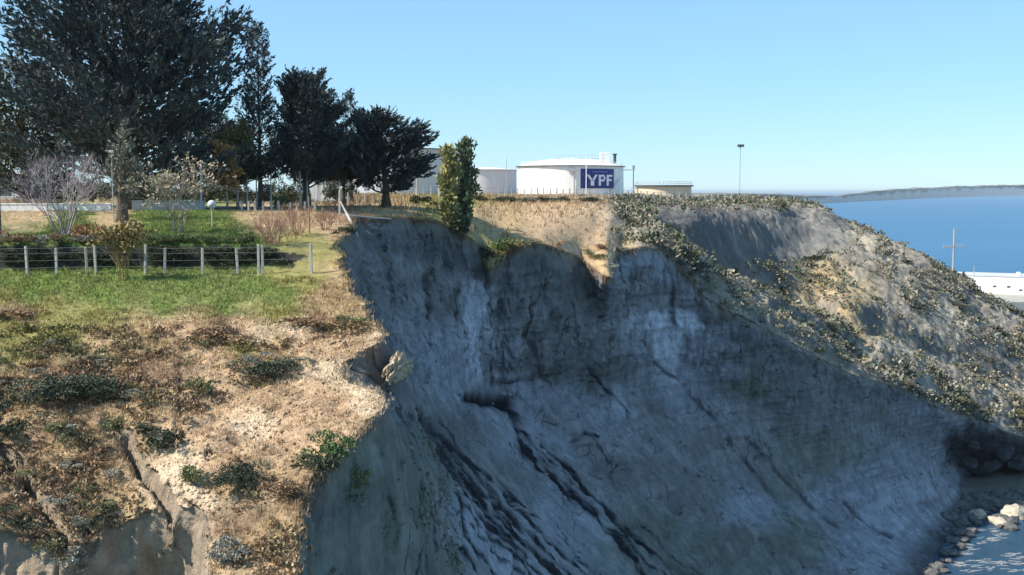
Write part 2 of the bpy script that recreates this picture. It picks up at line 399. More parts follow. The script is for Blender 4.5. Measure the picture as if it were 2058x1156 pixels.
# top: hummocks whose size follows how coarse the ground is there (fine lawn, coarse scrub spur)
spur = smooth(tx, 1180, 1420) * smooth(ty, 385, 430)
near = smooth(ty, 640, 720) * (tx < 900)
amp = 0.05 + 0.16 * near + 0.75 * spur
hum = fbm(TOP, 4, 21, 0.55, 0.9) * (0.10 + 0.22 * near) + fbm(TOP, 4, 33, 0.6, 0.32) * (1.0 * spur) + fbm(TOP, 4, 44, 0.6, 1.3) * (0.03 + 0.13 * near + 0.45 * spur)
edge = 1 - fade(TOP, 1.0)[..., 0] * 0.6
TOP[..., 2] += hum * edge * (ty > 395)

# small scarp steps and rills on the foreground slope
rills = [  # polyline, half width, depth (m)
 ([(215,850),(255,900),(290,945),(320,990),(338,1030),(338,1075)], 10, 0.6),
 ([(0,905),(45,950),(62,985),(95,1035),(130,1085)], 13, 0.7),
 ([(600,700),(540,722),(480,738)], 10, 0.18),
 ([(420,700),(360,740),(362,830),(350,900)], 7, 0.12),
 ([(560,745),(480,790),(400,820)], 9, 0.15),
 ([(640,880),(560,905),(500,915),(420,915)], 9, 0.2),
]
for pts, w, dep in rills:
    d = dist_poly(T2, pts, w)
    TOP[..., 2] -= dep * np.exp(-(d / w) ** 2) * (Yt < 60)
# gullies on the spur that face away from the sun
sgul = [
 ([(1760,640),(1850,668),(1930,700),(2000,735),(2070,780)], 24, 3.0),
 ([(1690,540),(1780,590),(1880,640),(1960,690),(2058,740)], 14, 1.6),
 ([(1850,690),(1930,760),(1990,810)], 16, 1.8),
 ([(1640,600),(1700,640),(1750,690)], 12, 1.4),
 ([(1560,610),(1640,650),(1720,700),(1800,745),(1900,800)], 9, 1.1),
 ([(1950,600),(2010,650),(2070,700)], 14, 1.8),
]
for pts, w, dep in sgul:
    d = dist_poly(T2, pts, w)
    TOP[..., 2] -= dep * np.exp(-(d / w) ** 2) * (Yt > 120) * (Yt < 215)

# cliff: vertical flutes high up, slump lobes lower down, seepage runnels
fl = fbm(DOWN * np.array([1, 1, 0.13]), 4, 61, 0.6, 0.75)
fl2 = fbm(DOWN * np.array([1, 1, 0.2]), 3, 65, 0.6, 2.6)
lump = fbm(DOWN, 4, 71, 0.6, 0.28)
strata = fbm(DOWN * np.array([0.12, 0.12, 1.6]), 3, 75, 0.6, 1.0)
off_lip = 1 - fade(DOWN, 1.2)[..., 0]
nD = normals(DOWN)
wall = smooth(-dy_, -860, -700) * (dx_ > 640)
rid = 1 - np.abs(fbm(DOWN * np.array([1, 1, .45]), 4, 63, .6, .55)) * 2.2
blk = fbm(np.round(DOWN * np.array([1.1, 1.1, .7]) + .6 * fbm(DOWN, 2, 64, .5, .7)[..., None]) * 3.7, 1, 66)
fine = fbm(DOWN * np.array([1, 1, .6]), 4, 67, .7, 3.2)
disp = (0.34 * rid * (.22 + .78 * wall) + .16 * blk * (.1 + .9 * wall) + .09 * fine
        + 0.55 * fl * (0.35 + 0.65 * wall) + 0.12 * fl2 * (0.3 + 0.7 * wall) * smooth(np.linalg.norm(DOWN - DOWN[:, :1], axis=-1), .5, 4) + 0.35 * lump * (1 - 0.5 * wall) + 0.16 * strata)
disp *= prop(Yd, 0.45, 1.5) * off_lip * smooth(DOWN[..., 2], 0.0, 4.0)
DOWN = DOWN + nD * disp[..., None]
streaks = [
 ([(838,826),(866,880),(925,955),(995,1035),(1060,1096),(1120,1156),(1180,1216)], 6, .5),
 ([(858,846),(900,896),(962,948),(1012,988),(1062,1030),(1092,1052)], 4, .3),
 ([(866,880),(905,930),(960,985),(1020,1032),(1080,1090),(1140,1150),(1190,1210)], 5, .45),
 ([(872,905),(930,990),(985,1058),(1030,1108),(1060,1150),(1090,1200)], 4, .35),
 ([(850,850),(880,905),(905,945),(960,1010),(1010,1070),(1060,1120)], 4, .35),
 ([(950,800),(1000,810),(1032,842),(1046,900),(1082,940),(1132,985),(1192,1032),(1240,1090),(1290,1150),(1330,1210)], 7, .55),
 ([(1085,898),(1132,935),(1182,985),(1232,1040),(1290,1098),(1370,1150),(1420,1190)], 5, .45),
 ([(1052,902),(1100,945),(1150,990),(1200,1045),(1250,1110)], 5, .4),
 ([(1100,910),(1150,960),(1212,1022),(1262,1090)], 4, .3),
 ([(1290,1060),(1342,1112),(1400,1156),(1450,1190)], 4, .35),
 ([(922,1000),(936,1080),(990,1150),(1020,1190)], 4, .35),
 ([(930,1100),(960,1160),(990,1210)], 4, .35),
 ([(1008,772),(1040,764),(1062,760),(1112,750)], 4, .35),
 ([(1084,575),(1064,620),(1058,660),(1066,720),(1080,750),(1104,778)], 4, .4),
 ([(972,520),(979,620),(981,720),(985,770)], 5, .6),
 ([(1288,660),(1300,715),(1330,745),(1360,764)], 4, .35),
 ([(1145,895),(1180,868),(1200,880)], 4, .3),
 ([(1240,520),(1252,590),(1262,640)], 4, .5),
 ([(1140,600),(1148,640),(1150,680)], 4, .3),
 ([(1346,545),(1350,610),(1352,650)], 4, .35),
 ([(1180,740),(1220,790),(1260,830)], 4, .25),
 ([(1700,1010),(1740,1050),(1790,1080)], 5, .4),
 ([(1500,880),(1560,950),(1620,1010),(1680,1060)], 5, .35),
 ([(700,600),(735,690),(770,760)], 5, .25),
 ([(760,500),(775,560),(780,620)], 4, .3),
 ([(850,540),(860,620),(856,700)], 4, .25),
 ([(900,530),(908,600),(905,660)], 4, .25),
 ([(780,1000),(800,1060),(790,1110)], 5, .2),
 ([(1380,790),(1430,840),(1500,930),(1560,1010)], 5, .3),
]
rs_ = np.random.default_rng(5)
lineA = [(848,838),(905,925),(985,1030),(1075,1120),(1200,1240)]; lineB = [(1020,830),(1085,915),(1180,1005),(1290,1105),(1440,1230)]
def between(f, t0, t1, w, dep):
    k = np.linspace(t0, t1, 7) * 4; pa = np.array([[np.interp(q, range(5), [p[c] for p in lineA]) * (1 - f) + np.interp(q, range(5), [p[c] for p in lineB]) * f for c in (0, 1)] for q in k])
    pa += np.cumsum(rs_.normal(0, .9, pa.shape), 0); streaks.append(([tuple(p) for p in pa], w, dep))
for f, t0, t1 in ((.02,.0,1),(.08,.0,.9),(.15,.05,1),(.24,.2,1),(.34,.35,1),(-.1,.25,1),(-.2,.4,1),(-.3,.55,1),(.9,.2,.9),(1.0,.05,1),(1.08,.25,1)):
    between(f, t0, t1, rs_.uniform(2.4, 3.8), rs_.uniform(.16, .3))
wet = np.zeros(DOWN.shape[:2]); groove = np.zeros(DOWN.shape[:2])
Dw = D2 + np.stack([fbm(DOWN, 3, 81, 0.6, 0.8), fbm(DOWN, 3, 83, 0.6, 0.8)], -1) * 5
for pts, w, dep in streaks:
    d = dist_poly(Dw, pts, w)
    g = np.exp(-(d / w) ** 2)
    if np.max([q[1] for q in pts]) < 800 or np.min([q[0] for q in pts]) > 1285: dep *= .45; g = g * .8
    groove = np.maximum(groove, dep * .3 * g * (dx_ > 640))
    brk = np.clip(.85 + 1.1 * vnoise(DOWN * .9, 85), .15, 1)
    talus = np.max([q[1] for q in pts]) >= 800 and np.min([q[0] for q in pts]) <= 1285
    wet = np.maximum(wet, np.exp(-(d / (w * .85)) ** 2) * brk * (1.0 if dep > 0.28 else 0.7) * (1 if talus else .6))

# --- colours of the ground, with shade of bank and hollow painted in
def idw(P2, anchors, power=2.6):
    num = np.zeros(P2.shape[:-1] + (len(anchors[0]) - 2,)); den = np.zeros(P2.shape[:-1])
    for a in anchors:
        d2 = (P2[..., 0] - a[0]) ** 2 + ((P2[..., 1] - a[1]) * 1.6) ** 2 + 60
        w = d2 ** (-power / 2 * 1.3); den += w; num += w[..., None] * np.array(a[2:])
    return num / den[..., None]
GR, GD, OL = (.165,.215,.055), (.085,.14,.032), (.27,.245,.085)
TA, DI, PA, BR, GY = (.40,.285,.16), (.47,.325,.20), (.62,.48,.33), (.29,.195,.12), (.275,.245,.20)
def A(col, *pts): return [(p[0], p[1]) + col for p in pts]
topA = (A(GR,(100,565),(250,560),(400,570),(520,575),(330,610),(450,615),(200,600),(420,440),(150,452),(300,445),(60,590),(560,600),(0,560))
  + A(OL,(0,610),(100,625),(560,560),(620,575),(200,635),(60,690),(20,670),(640,500),(600,475),(560,630),(-100,650),(120,670),(500,700),(1020,495),(985,510),(880,420),(930,415))
  + A(TA,(1225,530),(1215,505),(1160,490),(660,600),(690,570),(660,640),(520,440),(600,445),(660,450),(300,660),(200,680),(680,660),(740,660),(560,700),(300,820),(140,900),(200,960),(260,900),(60,850),(70,780),(250,1000),(1000,440),(1050,450),(950,430),(1010,465),(60,430),(230,430),(440,985),(560,960),(540,1060),(820,428))
  + A(DI,(440,720),(420,770),(480,800),(560,820),(640,790),(700,800),(640,700),(380,880),(420,850),(560,880),(620,860),(480,660),(360,660),(700,690),(480,890),(700,840),(1150,470),(1100,460),(1190,490),(440,940),(1090,440))
  + A(PA,(350,900),(360,940),(345,970),(520,680),(600,670),(760,690),(660,745),(720,790),(400,1000),(740,830),(500,860))
  + A(BR,(130,760),(200,780),(0,860),(80,870),(0,630),(40,630),(500,730),(440,660),(330,760),(640,650),(120,1000),(170,930),(580,990),(480,960),(470,1050),(700,470),(690,440))
  + A(GD,(150,485),(350,482),(500,484),(80,480),(270,484),(100,515),(300,515),(500,515))
  + A(GY,(1280,440),(1350,420),(1300,470),(1400,510),(1480,580),(1560,615),(1650,660),(1750,700),(1850,760),(1930,810),(1800,600),(1900,680),(1980,640),(1750,520),(1850,580),(2000,760),(1600,415),(1500,410),(1420,415))
  + A((.33,.255,.15),(1660,560),(1690,580),(1650,580),(1720,610),(1740,640))
  + A((.16,.17,.16),(1420,470),(1500,490),(1580,500),(1640,470),(1560,560),(1400,440)))
P2 = T2 + np.stack([fbm(TOP, 4, 91, 0.6, 0.5), fbm(TOP, 4, 93, 0.6, 0.5)], -1) * np.array([45, 22])
tintT = idw(P2, topA)
# steep faces show bare earth
nT = normals(TOP)
steep = smooth(-nT[..., 2], -0.72, -0.45)
far = smooth(Yt, 240, 400)
clayT = np.where((Yt < 60)[..., None], np.array((.30, .235, .17)), np.array((.17, .16, .15)))
clayT = np.where(((tx > 990) & (tx < 1245) & (ty < 575) & (Yt < 240))[..., None], np.array((.50, .36, .24)), clayT)
sc_ = steep[..., None] * (1 - far[..., None])
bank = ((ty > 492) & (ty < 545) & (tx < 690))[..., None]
tintT = tintT * (1 - sc_) + clayT * sc_
hol = np.zeros(tx.shape)  # second hollow: its shade is darkened into the clay colour
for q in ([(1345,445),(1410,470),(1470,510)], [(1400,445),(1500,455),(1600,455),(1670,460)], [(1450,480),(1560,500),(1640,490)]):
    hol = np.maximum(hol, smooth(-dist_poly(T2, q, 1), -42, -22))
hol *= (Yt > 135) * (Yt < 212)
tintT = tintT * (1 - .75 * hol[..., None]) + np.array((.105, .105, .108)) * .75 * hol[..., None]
tintT = np.where(bank & (steep[..., None] > .3), np.array((.045, .045, .035)), tintT)  # shade of the bank face painted as a near-black tint
cutm = (steep > .25) & (Yt < 40)
TOP[..., 1] += cutm * (.34 * (1 - 2 * np.abs(fbm(TOP * np.array([1, .3, .25]), 3, 99, .6, 1.15))) + .16 * fbm(TOP, 4, 97, .6, 1.6) + .10 * fbm(TOP * np.array([1, 1, 3.0]), 3, 98, .6, 1.3))
big = fbm(TOP, 4, 96, .65, .16)
tintT = tintT * (1 + (spur * (1 - far) * .75 * big)[..., None] * np.array((1, 1, .9))) + (spur * (1 - far) * smooth(big, .05, .35) * .05)[..., None] * np.array((1, .75, .45))
mott = 1 + 0.35 * fbm(TOP, 4, 95, 0.65, 2.2)
tintT = np.clip(tintT * mott[..., None], 0.01, 0.75)

CL, CDk, CPl, CGn, CBl = (.225,.215,.200), (.165,.158,.145), (.42,.41,.42), (.190,.192,.155), (.300,.298,.305)
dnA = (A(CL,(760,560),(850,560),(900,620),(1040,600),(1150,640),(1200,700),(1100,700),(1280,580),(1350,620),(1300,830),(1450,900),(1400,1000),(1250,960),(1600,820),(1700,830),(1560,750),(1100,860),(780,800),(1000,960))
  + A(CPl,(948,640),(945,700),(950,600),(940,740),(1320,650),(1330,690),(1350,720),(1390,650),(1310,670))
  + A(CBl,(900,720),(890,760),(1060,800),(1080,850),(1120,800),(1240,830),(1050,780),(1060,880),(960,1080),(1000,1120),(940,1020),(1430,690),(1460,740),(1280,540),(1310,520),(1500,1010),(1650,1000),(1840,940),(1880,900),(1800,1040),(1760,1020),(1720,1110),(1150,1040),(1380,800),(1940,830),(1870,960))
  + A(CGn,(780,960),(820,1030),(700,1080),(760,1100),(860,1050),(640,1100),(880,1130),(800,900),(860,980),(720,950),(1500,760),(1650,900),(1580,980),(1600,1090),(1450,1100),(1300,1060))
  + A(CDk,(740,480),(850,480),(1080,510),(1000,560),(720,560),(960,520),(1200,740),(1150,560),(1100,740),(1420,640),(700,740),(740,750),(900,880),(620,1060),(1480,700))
  + A((.042,.042,.046),(1930,900),(1960,920),(2000,930),(1960,900),(2050,930)))  # dark wet rock at the foot, its cast shadow included in the colour
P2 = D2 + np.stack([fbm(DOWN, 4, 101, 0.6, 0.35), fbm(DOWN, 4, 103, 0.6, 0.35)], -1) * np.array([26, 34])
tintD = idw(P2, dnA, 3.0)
# a buff dry crust directly below the lip, lighter where earth has just broken away
vs = fbm(DOWN * np.array([1, 1, .10]), 4, 104, .65, 1.9)
tintD *= (1 - .38 * smooth(vs, .12, .40) * wall)[..., None]
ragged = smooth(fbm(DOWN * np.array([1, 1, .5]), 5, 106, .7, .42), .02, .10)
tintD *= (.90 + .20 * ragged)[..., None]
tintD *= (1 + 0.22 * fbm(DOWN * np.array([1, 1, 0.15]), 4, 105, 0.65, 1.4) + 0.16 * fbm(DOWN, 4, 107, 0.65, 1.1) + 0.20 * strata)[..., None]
DOWN = DOWN - nD * groove[..., None]
wet = np.clip(wet * (1.15 + 0.7 * fbm(DOWN, 3, 109, 0.6, 1.2)), 0, 1)
cave = np.exp(-(dist_poly(Dw, [(945,800),(985,808),(1012,812)], 14) / 12.0) ** 2)  # darkness inside the hollows painted near-black, besides the digging
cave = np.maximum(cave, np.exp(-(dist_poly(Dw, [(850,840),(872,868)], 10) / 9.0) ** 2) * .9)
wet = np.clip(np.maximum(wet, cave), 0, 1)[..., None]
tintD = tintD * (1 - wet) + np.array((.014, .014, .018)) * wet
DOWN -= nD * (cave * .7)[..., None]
def blot(lines, half, soft=5):
    d = np.min([dist_poly(Dw, l, 1) for l in lines], axis=0) + 10 * fbm(DOWN, 4, 113, .65, .9)
    return smooth(-d, -half - soft, -half + soft)[..., None] * (.8 + .3 * fbm(DOWN * np.array([1, 1, .3]), 3, 114, .6, 2.0)[..., None])
for lines, half, c in (([[(947,575),(944,640),(940,735)]], 13, (.50,.49,.51)), ([[(1312,650),(1322,700)], [(1345,640),(1385,650)], [(1345,670),(1345,715)]], 24, (.54,.53,.55)), ([[(1420,690),(1480,700)]], 10, (.40,.40,.41)),
                       ([[(1240,815),(1275,830)]], 9, (.42,.42,.43)), ([[(1745,1035),(1800,1050)], [(1790,1000),(1850,985)]], 22, (.36,.36,.37)), ([[(1040,790),(1085,870),(1130,880)]], 20, (.32,.32,.34)), ([[(945,1050),(1010,1150)]], 20, (.36,.36,.39))):
    k = blot(lines, half); k = np.clip(k, 0, 1) * .85; tintD = tintD * (1 - k) + np.array(c) * k * (tintD.mean(-1, keepdims=True) / .22) ** .3
tintD = tintD * (1 - wet) + np.array((.014, .014, .018)) * wet
tide = smooth(DOWN[..., 2], 1.6, .2)[..., None]; tintD = tintD * (1 - .65 * tide)
soil = np.exp(-np.linalg.norm(DOWN - DOWN[:, :1], axis=-1) / (.35 + .3 * fbm(lipP, 3, 110, .6, 1.5)[:, None] + .12 * np.clip(Yd / 60, .4, 2)))[..., None]
tintD = tintD * (1 - .85 * soil) + np.array((.26, .185, .11)) * .85 * soil
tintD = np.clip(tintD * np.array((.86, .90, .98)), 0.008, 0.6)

def grid_faces(ns, nv):
    i = np.arange(ns - 1)[:, None]; j = np.arange(nv - 1)[None, :]
    a = i * nv + j
    return np.stack([a, a + nv, a + nv + 1, a + 1], -1).reshape(-1, 4)
M_ground = mat_tint('ground_earth', var=0.32, scales=(2.2, 14.0), bump=0.9, dist=0.10)
M_clay = mat_tint('cliff_clay', var=0.30, scales=(1.1, 6.0), bump=0.9, dist=0.18, flat=(1, 1, 0.45))
def add_cracks(mat):                                      # fine joint cracks and run marks in the clay
    t = mat.node_tree; N = t.nodes.new; L = t.links.new; b = t.nodes['Principled BSDF']
    tc = N('ShaderNodeTexCoord'); wn = N('ShaderNodeTexNoise'); wn.inputs['Scale'].default_value = .5; wn.inputs['Detail'].default_value = 5
    L(tc.outputs['Object'], wn.inputs['Vector'])
    wv = N('ShaderNodeVectorMath'); wv.operation = 'MULTIPLY_ADD'; wv.inputs[1].default_value = (3.2, 3.2, 3.2)
    L(wn.outputs['Color'], wv.inputs[0]); L(tc.outputs['Object'], wv.inputs[2])
    mp = N('ShaderNodeMapping'); mp.inputs['Scale'].default_value = (.34, .34, .15); L(wv.outputs[0], mp.inputs['Vector'])
    vo = N('ShaderNodeTexVoronoi'); vo.feature = 'DISTANCE_TO_EDGE'; vo.inputs['Scale'].default_value = 1.0; L(mp.outputs[0], vo.inputs['Vector'])
    mk = N('ShaderNodeTexNoise'); mk.inputs['Scale'].default_value = .22; mk.inputs['Detail'].default_value = 3; L(tc.outputs['Object'], mk.inputs['Vector'])
    wd = N('ShaderNodeMapRange'); wd.inputs['From Min'].default_value = .48; wd.inputs['From Max'].default_value = .66; wd.inputs['To Min'].default_value = 0.0; wd.inputs['To Max'].default_value = .028
    L(mk.outputs['Fac'], wd.inputs['Value'])
    dv = N('ShaderNodeMath'); dv.operation = 'DIVIDE'; dv.use_clamp = True; L(vo.outputs['Distance'], dv.inputs[0])
    mx_ = N('ShaderNodeMath'); mx_.operation = 'MAXIMUM'; mx_.inputs[1].default_value = .001; L(wd.outputs[0], mx_.inputs[0]); L(mx_.outputs[0], dv.inputs[1])
    mr = N('ShaderNodeMapRange'); mr.inputs['To Min'].default_value = .42; L(dv.outputs[0], mr.inputs['Value'])
    src = b.inputs['Base Color'].links[0].from_socket
    sc = N('ShaderNodeVectorMath'); sc.operation = 'SCALE'; L(src, sc.inputs[0]); L(mr.outputs[0], sc.inputs['Scale']); L(sc.outputs[0], b.inputs['Base Color'])
    bp = N('ShaderNodeBump'); bp.inputs['Strength'].default_value = .7; bp.inputs['Distance'].default_value = .25
    L(dv.outputs[0], bp.inputs['Height']); L(b.inputs['Normal'].links[0].from_socket, bp.inputs['Normal']); L(bp.outputs[0], b.inputs['Normal'])
add_cracks(M_clay)
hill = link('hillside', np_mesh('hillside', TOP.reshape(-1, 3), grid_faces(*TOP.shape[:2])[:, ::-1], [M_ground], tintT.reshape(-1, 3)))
tag(hill, kind='structure')
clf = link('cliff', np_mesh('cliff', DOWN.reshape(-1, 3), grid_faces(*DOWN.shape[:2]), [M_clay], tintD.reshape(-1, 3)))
tag(clf, kind='structure')

# --- finding the ground again when something is to be stood on it
TX, TY = proj(TOP); DX, DY = proj(DOWN)
_tf = TOP.reshape(-1, 3); _txf, _tyf = TX.ravel(), TY.ravel()
_df = DOWN.reshape(-1, 3); _dxf, _dyf = DX.ravel(), DY.ravel()
def ground(px, py, Ymin=0, Ymax=1e9, down=False, r=7):
    P, X, Yp = (_df, _dxf, _dyf) if down else (_tf, _txf, _tyf)
    d = np.hypot(X - px, Yp - py)
    ok = (P[:, 1] > Ymin) & (P[:, 1] < Ymax)
    dd = np.where(ok, d, 1e9)
    c = np.nonzero(dd < r)[0]
    k = c[np.argmin(P[c, 1])] if len(c) else np.argmin(dd)
    # among points near that depth take the closest in direction
    m = np.nonzero((dd < r * 1.5) & (np.abs(P[:, 1] - P[k, 1]) < 0.06 * P[k, 1]))[0]
    if len(m): k = m[np.argmin(dd[m])]
    return P[k].copy()
def height(x, y):
    d = np.hypot(_tf[:, 0] - x, _tf[:, 1] - y); k = np.argmin(d)
    return _tf[k, 2]

# ---------------------------------------------------------------- sea and far coast
m, t, b = new_mat('sea_water'); N = t.nodes.new; L = t.links.new
b.inputs['Roughness'].default_value = 0.3; b.inputs['Specular IOR Level'].default_value = 0.26; b.inputs['IOR'].default_value = 1.33
tc = N('ShaderNodeTexCoord')
mp = N('ShaderNodeMapping'); mp.inputs['Scale'].default_value = (0.0016, 0.006, 1); L(tc.outputs['Object'], mp.inputs['Vector'])
n0 = N('ShaderNodeTexNoise'); n0.inputs['Scale'].default_value = 1.0; n0.inputs['Detail'].default_value = 4; L(mp.outputs[0], n0.inputs['Vector'])
rp = N('ShaderNodeValToRGB'); rp.color_ramp.elements[0].position = 0.35; rp.color_ramp.elements[1].position = 0.68
rp.color_ramp.elements[0].color = (.014, .092, .195, 1); rp.color_ramp.elements[1].color = (.023, .120, .245, 1)
L(n0.outputs['Fac'], rp.inputs['Fac'])
sx_ = N('ShaderNodeSeparateXYZ'); L(tc.outputs['Object'], sx_.inputs[0]); sh_ = N('ShaderNodeMapRange'); sh_.inputs['From Min'].default_value = 165; sh_.inputs['From Max'].default_value = 420; L(sx_.outputs['Y'], sh_.inputs['Value'])
mxc = N('ShaderNodeMix'); mxc.data_type = 'RGBA'; mxc.inputs['A'].default_value = (.025, .062, .105, 1); L(sh_.outputs[0], mxc.inputs['Factor']); L(rp.outputs[0], mxc.inputs['B']); L(mxc.outputs['Result'], b.inputs['Base Color'])   # turbid shallows inshore
h = None
for sc2, k in ((0.09, 1.0), (0.5, 0.4), (1.7, 0.16)):
    mp2 = N('ShaderNodeMapping'); mp2.inputs['Scale'].default_value = (sc2 * 0.6, sc2, sc2); mp2.inputs['Rotation'].default_value = (0, 0, 0.5); L(tc.outputs['Object'], mp2.inputs['Vector'])
    nn = N('ShaderNodeTexNoise'); nn.inputs['Detail'].default_value = 5; nn.inputs['Scale'].default_value = 1.0; L(mp2.outputs[0], nn.inputs['Vector'])
    mu = N('ShaderNodeMath'); mu.operation = 'MULTIPLY_ADD'; mu.inputs[1].default_value = k; L(nn.outputs['Fac'], mu.inputs[0])
    if h is not None: L(h, mu.inputs[2])
    else: mu.inputs[2].default_value = 0
    h = mu.outputs[0]
bp = N('ShaderNodeBump'); bp.inputs['Strength'].default_value = 0.9; bp.inputs['Distance'].default_value = 1.0
L(h, bp.inputs['Height']); L(bp.outputs[0], b.inputs['Normal'])
M_sea = m
ys = np.concatenate([np.linspace(20, 300, 8), np.geomspace(400, 70000, 14)])
xs = np.concatenate([-np.geomspace(60000, 200, 10), np.linspace(-100, 300, 6), np.geomspace(500, 60000, 12)])
gx, gy = np.meshgrid(xs, ys)
sea = link('sea', np_mesh('sea', np.stack([gx, gy, np.zeros_like(gx)], -1).reshape(-1, 3), grid_faces(len(ys), len(xs))[:, ::-1], [M_sea]))
tag(sea, kind='structure')

# far headland: plateau edge, pale bluffs, foreshore
hl = [(1360,411,3400),(1460,410.5,3450),(1560,409,3600),(1620,407,4000),(1680,404,4600),(1740,401,5400),(1800,398,6300),(1900,394.3,8600),(2000,391.2,11500),(2100,389,15500),(2300,387.6,22000)]
tops = [387.5,388,389.5,392.5,393,385.5,379.5,375,372.5,370.5,368.5]
nh, nvh = 260, 26
si = np.linspace(0, len(hl) - 1, nh); k = np.arange(len(hl))
hx, hy, hY = (np.interp(si, k, [q[j] for q in hl]) for j in range(3)); ht = np.interp(si, k, tops)
base = np.array([at(a, b_, c) for a, b_, c in zip(hx, hy, hY)]); base[:, 2] = -2
V = np.zeros((nh, nvh, 3)); tint = np.zeros((nh, nvh, 3))
for j in range(nvh):
    f = j / (nvh - 1)
    topz = np.array([at(a, b_, c)[2] for a, b_, c in zip(hx, ht, hY * 1.02)])
    prof_f = smooth(np.array(f), .04, .62) * .82 + .18 * f
    back = (0.012 * f + 0.05 * max(0, f - .6) / .4)
    V[:, j] = base * 1.0
    V[:, j, :2] = base[:, :2] * (1 + back)
    V[:, j, 2] = -2 + (topz * (1 + .0) + 2) * prof_f
q = V.copy()
V[..., 2] += fbm(q, 4, 131, .6, 0.004) * (V[..., 2] * .18 + 1)
V[..., :2] *= (1 + 0.006 * fbm(q * np.array([1, .35, 2]), 4, 133, .6, 0.006))[..., None]
rel = np.linspace(0, 1, nvh)[None, :] * np.ones((nh, 1))
bn = fbm(q * np.array([1, .3, .4]), 4, 135, .6, .008)
pale = smooth(0.50 + .25 * bn - rel, -.02, .12)
tint[:] = np.array((.17, .155, .12)); tint = tint * (1 - pale[..., None]) + np.array((.58, .52, .45)) * pale[..., None]
M_head = mat_tint('headland_bluff', var=.2, scales=(.01, .05), bump=.0)
hd = link('headland', np_mesh('headland', V.reshape(-1, 3), grid_faces(nh, nvh), [M_head], tint.reshape(-1, 3)))
tag(hd, kind='structure')
# ---------------------------------------------------------------- leaves, sprays, twigs
M_leaf = mat_tint('foliage', rough=0.75, var=0.3, scales=(0.7, 5.0), bump=0, spec=0.22)
M_bark = mat_plain('bark', (.10, .075, .055), 0.9, 0.35, 6.0, 0.6, streak=True)
M_bark_pale = mat_plain('pale_bark', (.42, .38, .33), 0.85, 0.25, 6.0, 0.4, streak=True)
M_twig = mat_tint('twigs', rough=0.85, var=0.25, scales=(2, 9), bump=0, spec=0.1)
M_grass = mat_tint('grass_blades', rough=0.8, var=0.15, scales=(1.5, 7), bump=0, spec=0.12)

def unit(v): return v / (np.linalg.norm(v, axis=-1, keepdims=True) + 1e-9)

def leaf_cloud(P, D, size, n, col, rng, spread=0.65, width=0.3, cvar=0.35, along=None):
    """n pointed leaves or needle bunches at each of the points P, fanning about the directions D."""
    m = len(P)
    P = np.repeat(P, n, 0); D = np.repeat(D, n, 0); s = np.repeat(np.broadcast_to(size, (m,)), n)
    d = unit(D + rng.normal(0, spread, D.shape)); L = s * rng.uniform(.55, 1.1, len(s))
    if along is None: b = P + rng.normal(0, 0.28, P.shape) * s[:, None]
    else:                                                # a plume: short needle bunches strung along the direction D
        u = rng.uniform(0, 1, len(s)); b = P + D * (s * u)[:, None] + rng.normal(0, .085, P.shape) * (s * (1.15 - u))[:, None]; L = L * along
    side = unit(np.cross(d, rng.normal(0, 1, d.shape))) * (L * width)[:, None]
    tip = b + d * L[:, None]; mid = b + d * (L * .45)[:, None]
    V = np.stack([b, mid + side, tip, mid - side], 1).reshape(-1, 3)
    F = np.arange(len(V)).reshape(-1, 4)
    c = np.broadcast_to(np.asarray(col, float), (m, 3))
    c = np.repeat(c, n, 0) * (1 + rng.uniform(-cvar, cvar, (len(L), 1))) * (1 + rng.normal(0, .05, (len(L), 3)))
    return V, F, np.repeat(np.clip(c, .004, .8), 4, 0)

def merge(parts):
    V, F, C = [], [], []; o = 0
    for v, f, c in parts:
        V.append(v); F.append(f + o); C.append(c); o += len(v)
    return np.concatenate(V), np.concatenate(F), np.concatenate(C)

def seg_mesh(segs, col, rng):
    """Three-sided twigs from (p0, p1, r0, r1)."""
    A = np.array([s[0] for s in segs]); B = np.array([s[1] for s in segs]); r0 = np.array([s[2] for s in segs]); r1 = np.array([s[3] for s in segs])
    d = unit(B - A); a = unit(np.cross(d, np.array([.31, .52, .79]))); b = np.cross(d, a)
    V = []
    for (Q, r) in ((A, r0), (B, r1)):
        for k in range(3):
            t = 2 * math.pi * k / 3
            V.append(Q + (a * math.cos(t) + b * math.sin(t)) * r[:, None])
    V = np.stack(V, 1)                                     # (n, 6, 3)
    n = len(segs); o = (np.arange(n) * 6)[:, None, None]
    q = np.array([[0, 1, 4, 3], [1, 2, 5, 4], [2, 0, 3, 5]])[None]
    F = (q + o).reshape(-1, 4)
    c = np.asarray(col) * (1 + rng.uniform(-.3, .3, (n, 1)))
    return V.reshape(-1, 3), F, np.repeat(c, 6, 0)

